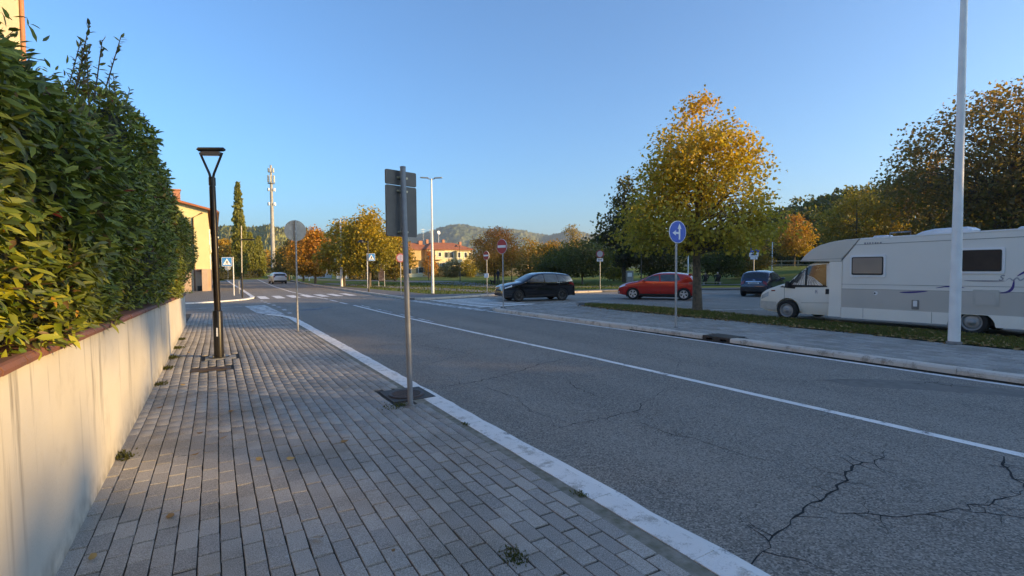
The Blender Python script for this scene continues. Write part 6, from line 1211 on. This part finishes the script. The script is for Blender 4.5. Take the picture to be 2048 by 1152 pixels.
# ================================================================ GROUND DETAIL
rs = np.random.RandomState(21)
def scatter_in(poly, n, rs, box):
    out = []
    while len(out) < n:
        x, y = rs.uniform(box[0], box[1]), rs.uniform(box[2], box[3])
        if pip(poly, x, y): out.append((x, y))
    return np.array(out)
pp = scatter_in(gs_poly, 26000, rs, (13.7, 16.6, 1.5, 19)); n = len(pp); pos = np.column_stack([pp, np.full(n, .055)])
c = np.array((.075, .10, .022)) + rs.rand(n, 1) * np.array((.07, .055, .02)); dry = rs.rand(n) < .15; c[dry] = (.22, .17, .07)
o = link('grass', leaf_cloud('grass', pos, np.stack([rs.normal(0, .5, n), rs.normal(0, .5, n), np.full(n, 1.)], 1), rs.normal(0, 1, (n, 3)), rs.uniform(.035, .085, n), c, M_LEAF, QUAD_V * np.array((.22, 1, 1)), QUAD_F)); o['kind'] = 'stuff'
def litter(name, pts, z, seed, sz=(.05, .11), tv=QUAD_V, tf=QUAD_F):
    rs = np.random.RandomState(seed); n = len(pts); pos = np.column_stack([pts, z + rs.uniform(.0, .02, n)]); a = rs.rand(n) * 6.28; d = np.stack([np.cos(a), np.sin(a), rs.normal(0, .25, n)], 1); k = rs.rand(n, 1)
    col = np.array((.22, .10, .04)) * (1 - k) + np.array((.46, .29, .12)) * k; return leaf_cloud(name, pos, d, np.column_stack([rs.normal(0, .3, n), rs.normal(0, .3, n), np.ones(n)]), rs.uniform(*sz, n), col, M_LITTER, tv, tf)
pts = scatter_in(gs_poly, 1500, rs, (13.7, 16.6, 1.5, 19)); edge = np.column_stack([13.86 + rs.normal(0, .15, 800), rs.uniform(2, 18, 800)]); tr_ = np.column_stack([16.05 + rs.normal(0, 1.2, 500), 13.4 + rs.normal(0, 1.6, 500)])
o = link('leaf_litter', litter('leaf_litter', np.vstack([pts, edge, tr_[tr_[:, 0] < 16.5]]), .07, 5)); o['kind'] = 'stuff'
lv = [litter('fallen_leaf', np.zeros((1, 2)), .004, s, (.075, .095), LEAF_V * np.array((1.7, 1, -1.2)), LEAF_F) for s in (1, 4, 6, 9)]
for k, (x, y) in enumerate([(-.63, 3.62), (-.70, 3.95), (.50, 3.45), (.92, 3.05), (-.33, 4.35), (.28, 5.2), (-.25, 5.6), (-.15, 6.4), (.1, 7.2), (.52, 5.05), (.0, 6.0), (-.62, 7.9), (1.05, 5.3), (-.5, 9.2), (.4, 8.1), (.95, 9.6), (.6, 14), (-.55, 12.8)]):
    o = link('fallen_leaf', lv[k % 4], None, (x, y, .004)); o.rotation_euler = (0, 0, k * 1.7); tag(o, 'dry brown leaf lying on the block pavement', 'leaf', 'fallen leaves on the pavement')
def weeds(name, pts, h, seed):
    rs = np.random.RandomState(seed); P0 = []
    for x, y, n, s in pts: P0.append(np.column_stack([rs.normal(x, s, n), rs.normal(y, s * 1.6, n), np.full(n, -.008)]))
    pos = np.vstack(P0); n = len(pos); c = np.array((.03, .04, .014)) + rs.rand(n, 1) * np.array((.05, .04, .012))
    o = link(name, leaf_cloud(name, pos, np.stack([rs.normal(0, .7, n), rs.normal(0, .7, n), np.full(n, 1.)], 1), rs.normal(0, 1, (n, 3)), rs.uniform(.3, 1, n) * h, c, M_LEAF, QUAD_V * np.array((.35, 1, 1)), QUAD_F)); o['kind'] = 'stuff'
weeds('weeds', [(-.79, 5.95, 110, .045), (-.79, 9.5, 70, .04), (-.79, 11, 150, .05), (-.78, 12.3, 190, .06), (-.78, 13.8, 170, .06), (-.8, 15.5, 120, .06)], .075, 3)
weeds('moss', [(1.52, 2.62, 330, .035), (2.05, 6.36, 240, .05), (1.9, 6.32, 160, .06), (2.40, 5.2, 60, .02), (2.40, 3.1, 60, .02), (2.25, 15.3, 120, .05)], .035, 4)
rs = np.random.RandomState(77); n = 9000; pts = np.column_stack([rs.uniform(12.5, 34, n), rs.uniform(31.5, 62, n)]); z = np.array([lawn_h(*p) for p in pts])
o = link('lawn_grass', leaf_cloud('lawn_grass', np.column_stack([pts, z]), np.stack([rs.normal(0, .5, n), rs.normal(0, .5, n), np.full(n, 1.)], 1), rs.normal(0, 1, (n, 3)), rs.uniform(.06, .14, n), np.array((.05, .08, .02)) + rs.rand(n, 1) * np.array((.05, .04, .015)), M_LEAF)); o['kind'] = 'stuff'

# ================================================================ HAZE
mb = MB(); mb.box((900, 900, 140), (5600, 5600, 283)); hz_ = mb.build('haze', None); hz_['kind'] = 'stuff'
hm = bpy.data.materials.new('haze_air'); hm.use_nodes = True; ht = hm.node_tree; ht.nodes.remove(ht.nodes['Principled BSDF'])
pv_ = ht.nodes.new('ShaderNodeVolumePrincipled'); pv_.inputs['Color'].default_value = (.80, .88, 1, 1); pv_.inputs['Density'].default_value = .00016; pv_.inputs['Anisotropy'].default_value = .3
ht.links.new(pv_.outputs[0], ht.nodes['Material Output'].inputs['Volume']); hz_.data.materials.append(hm)
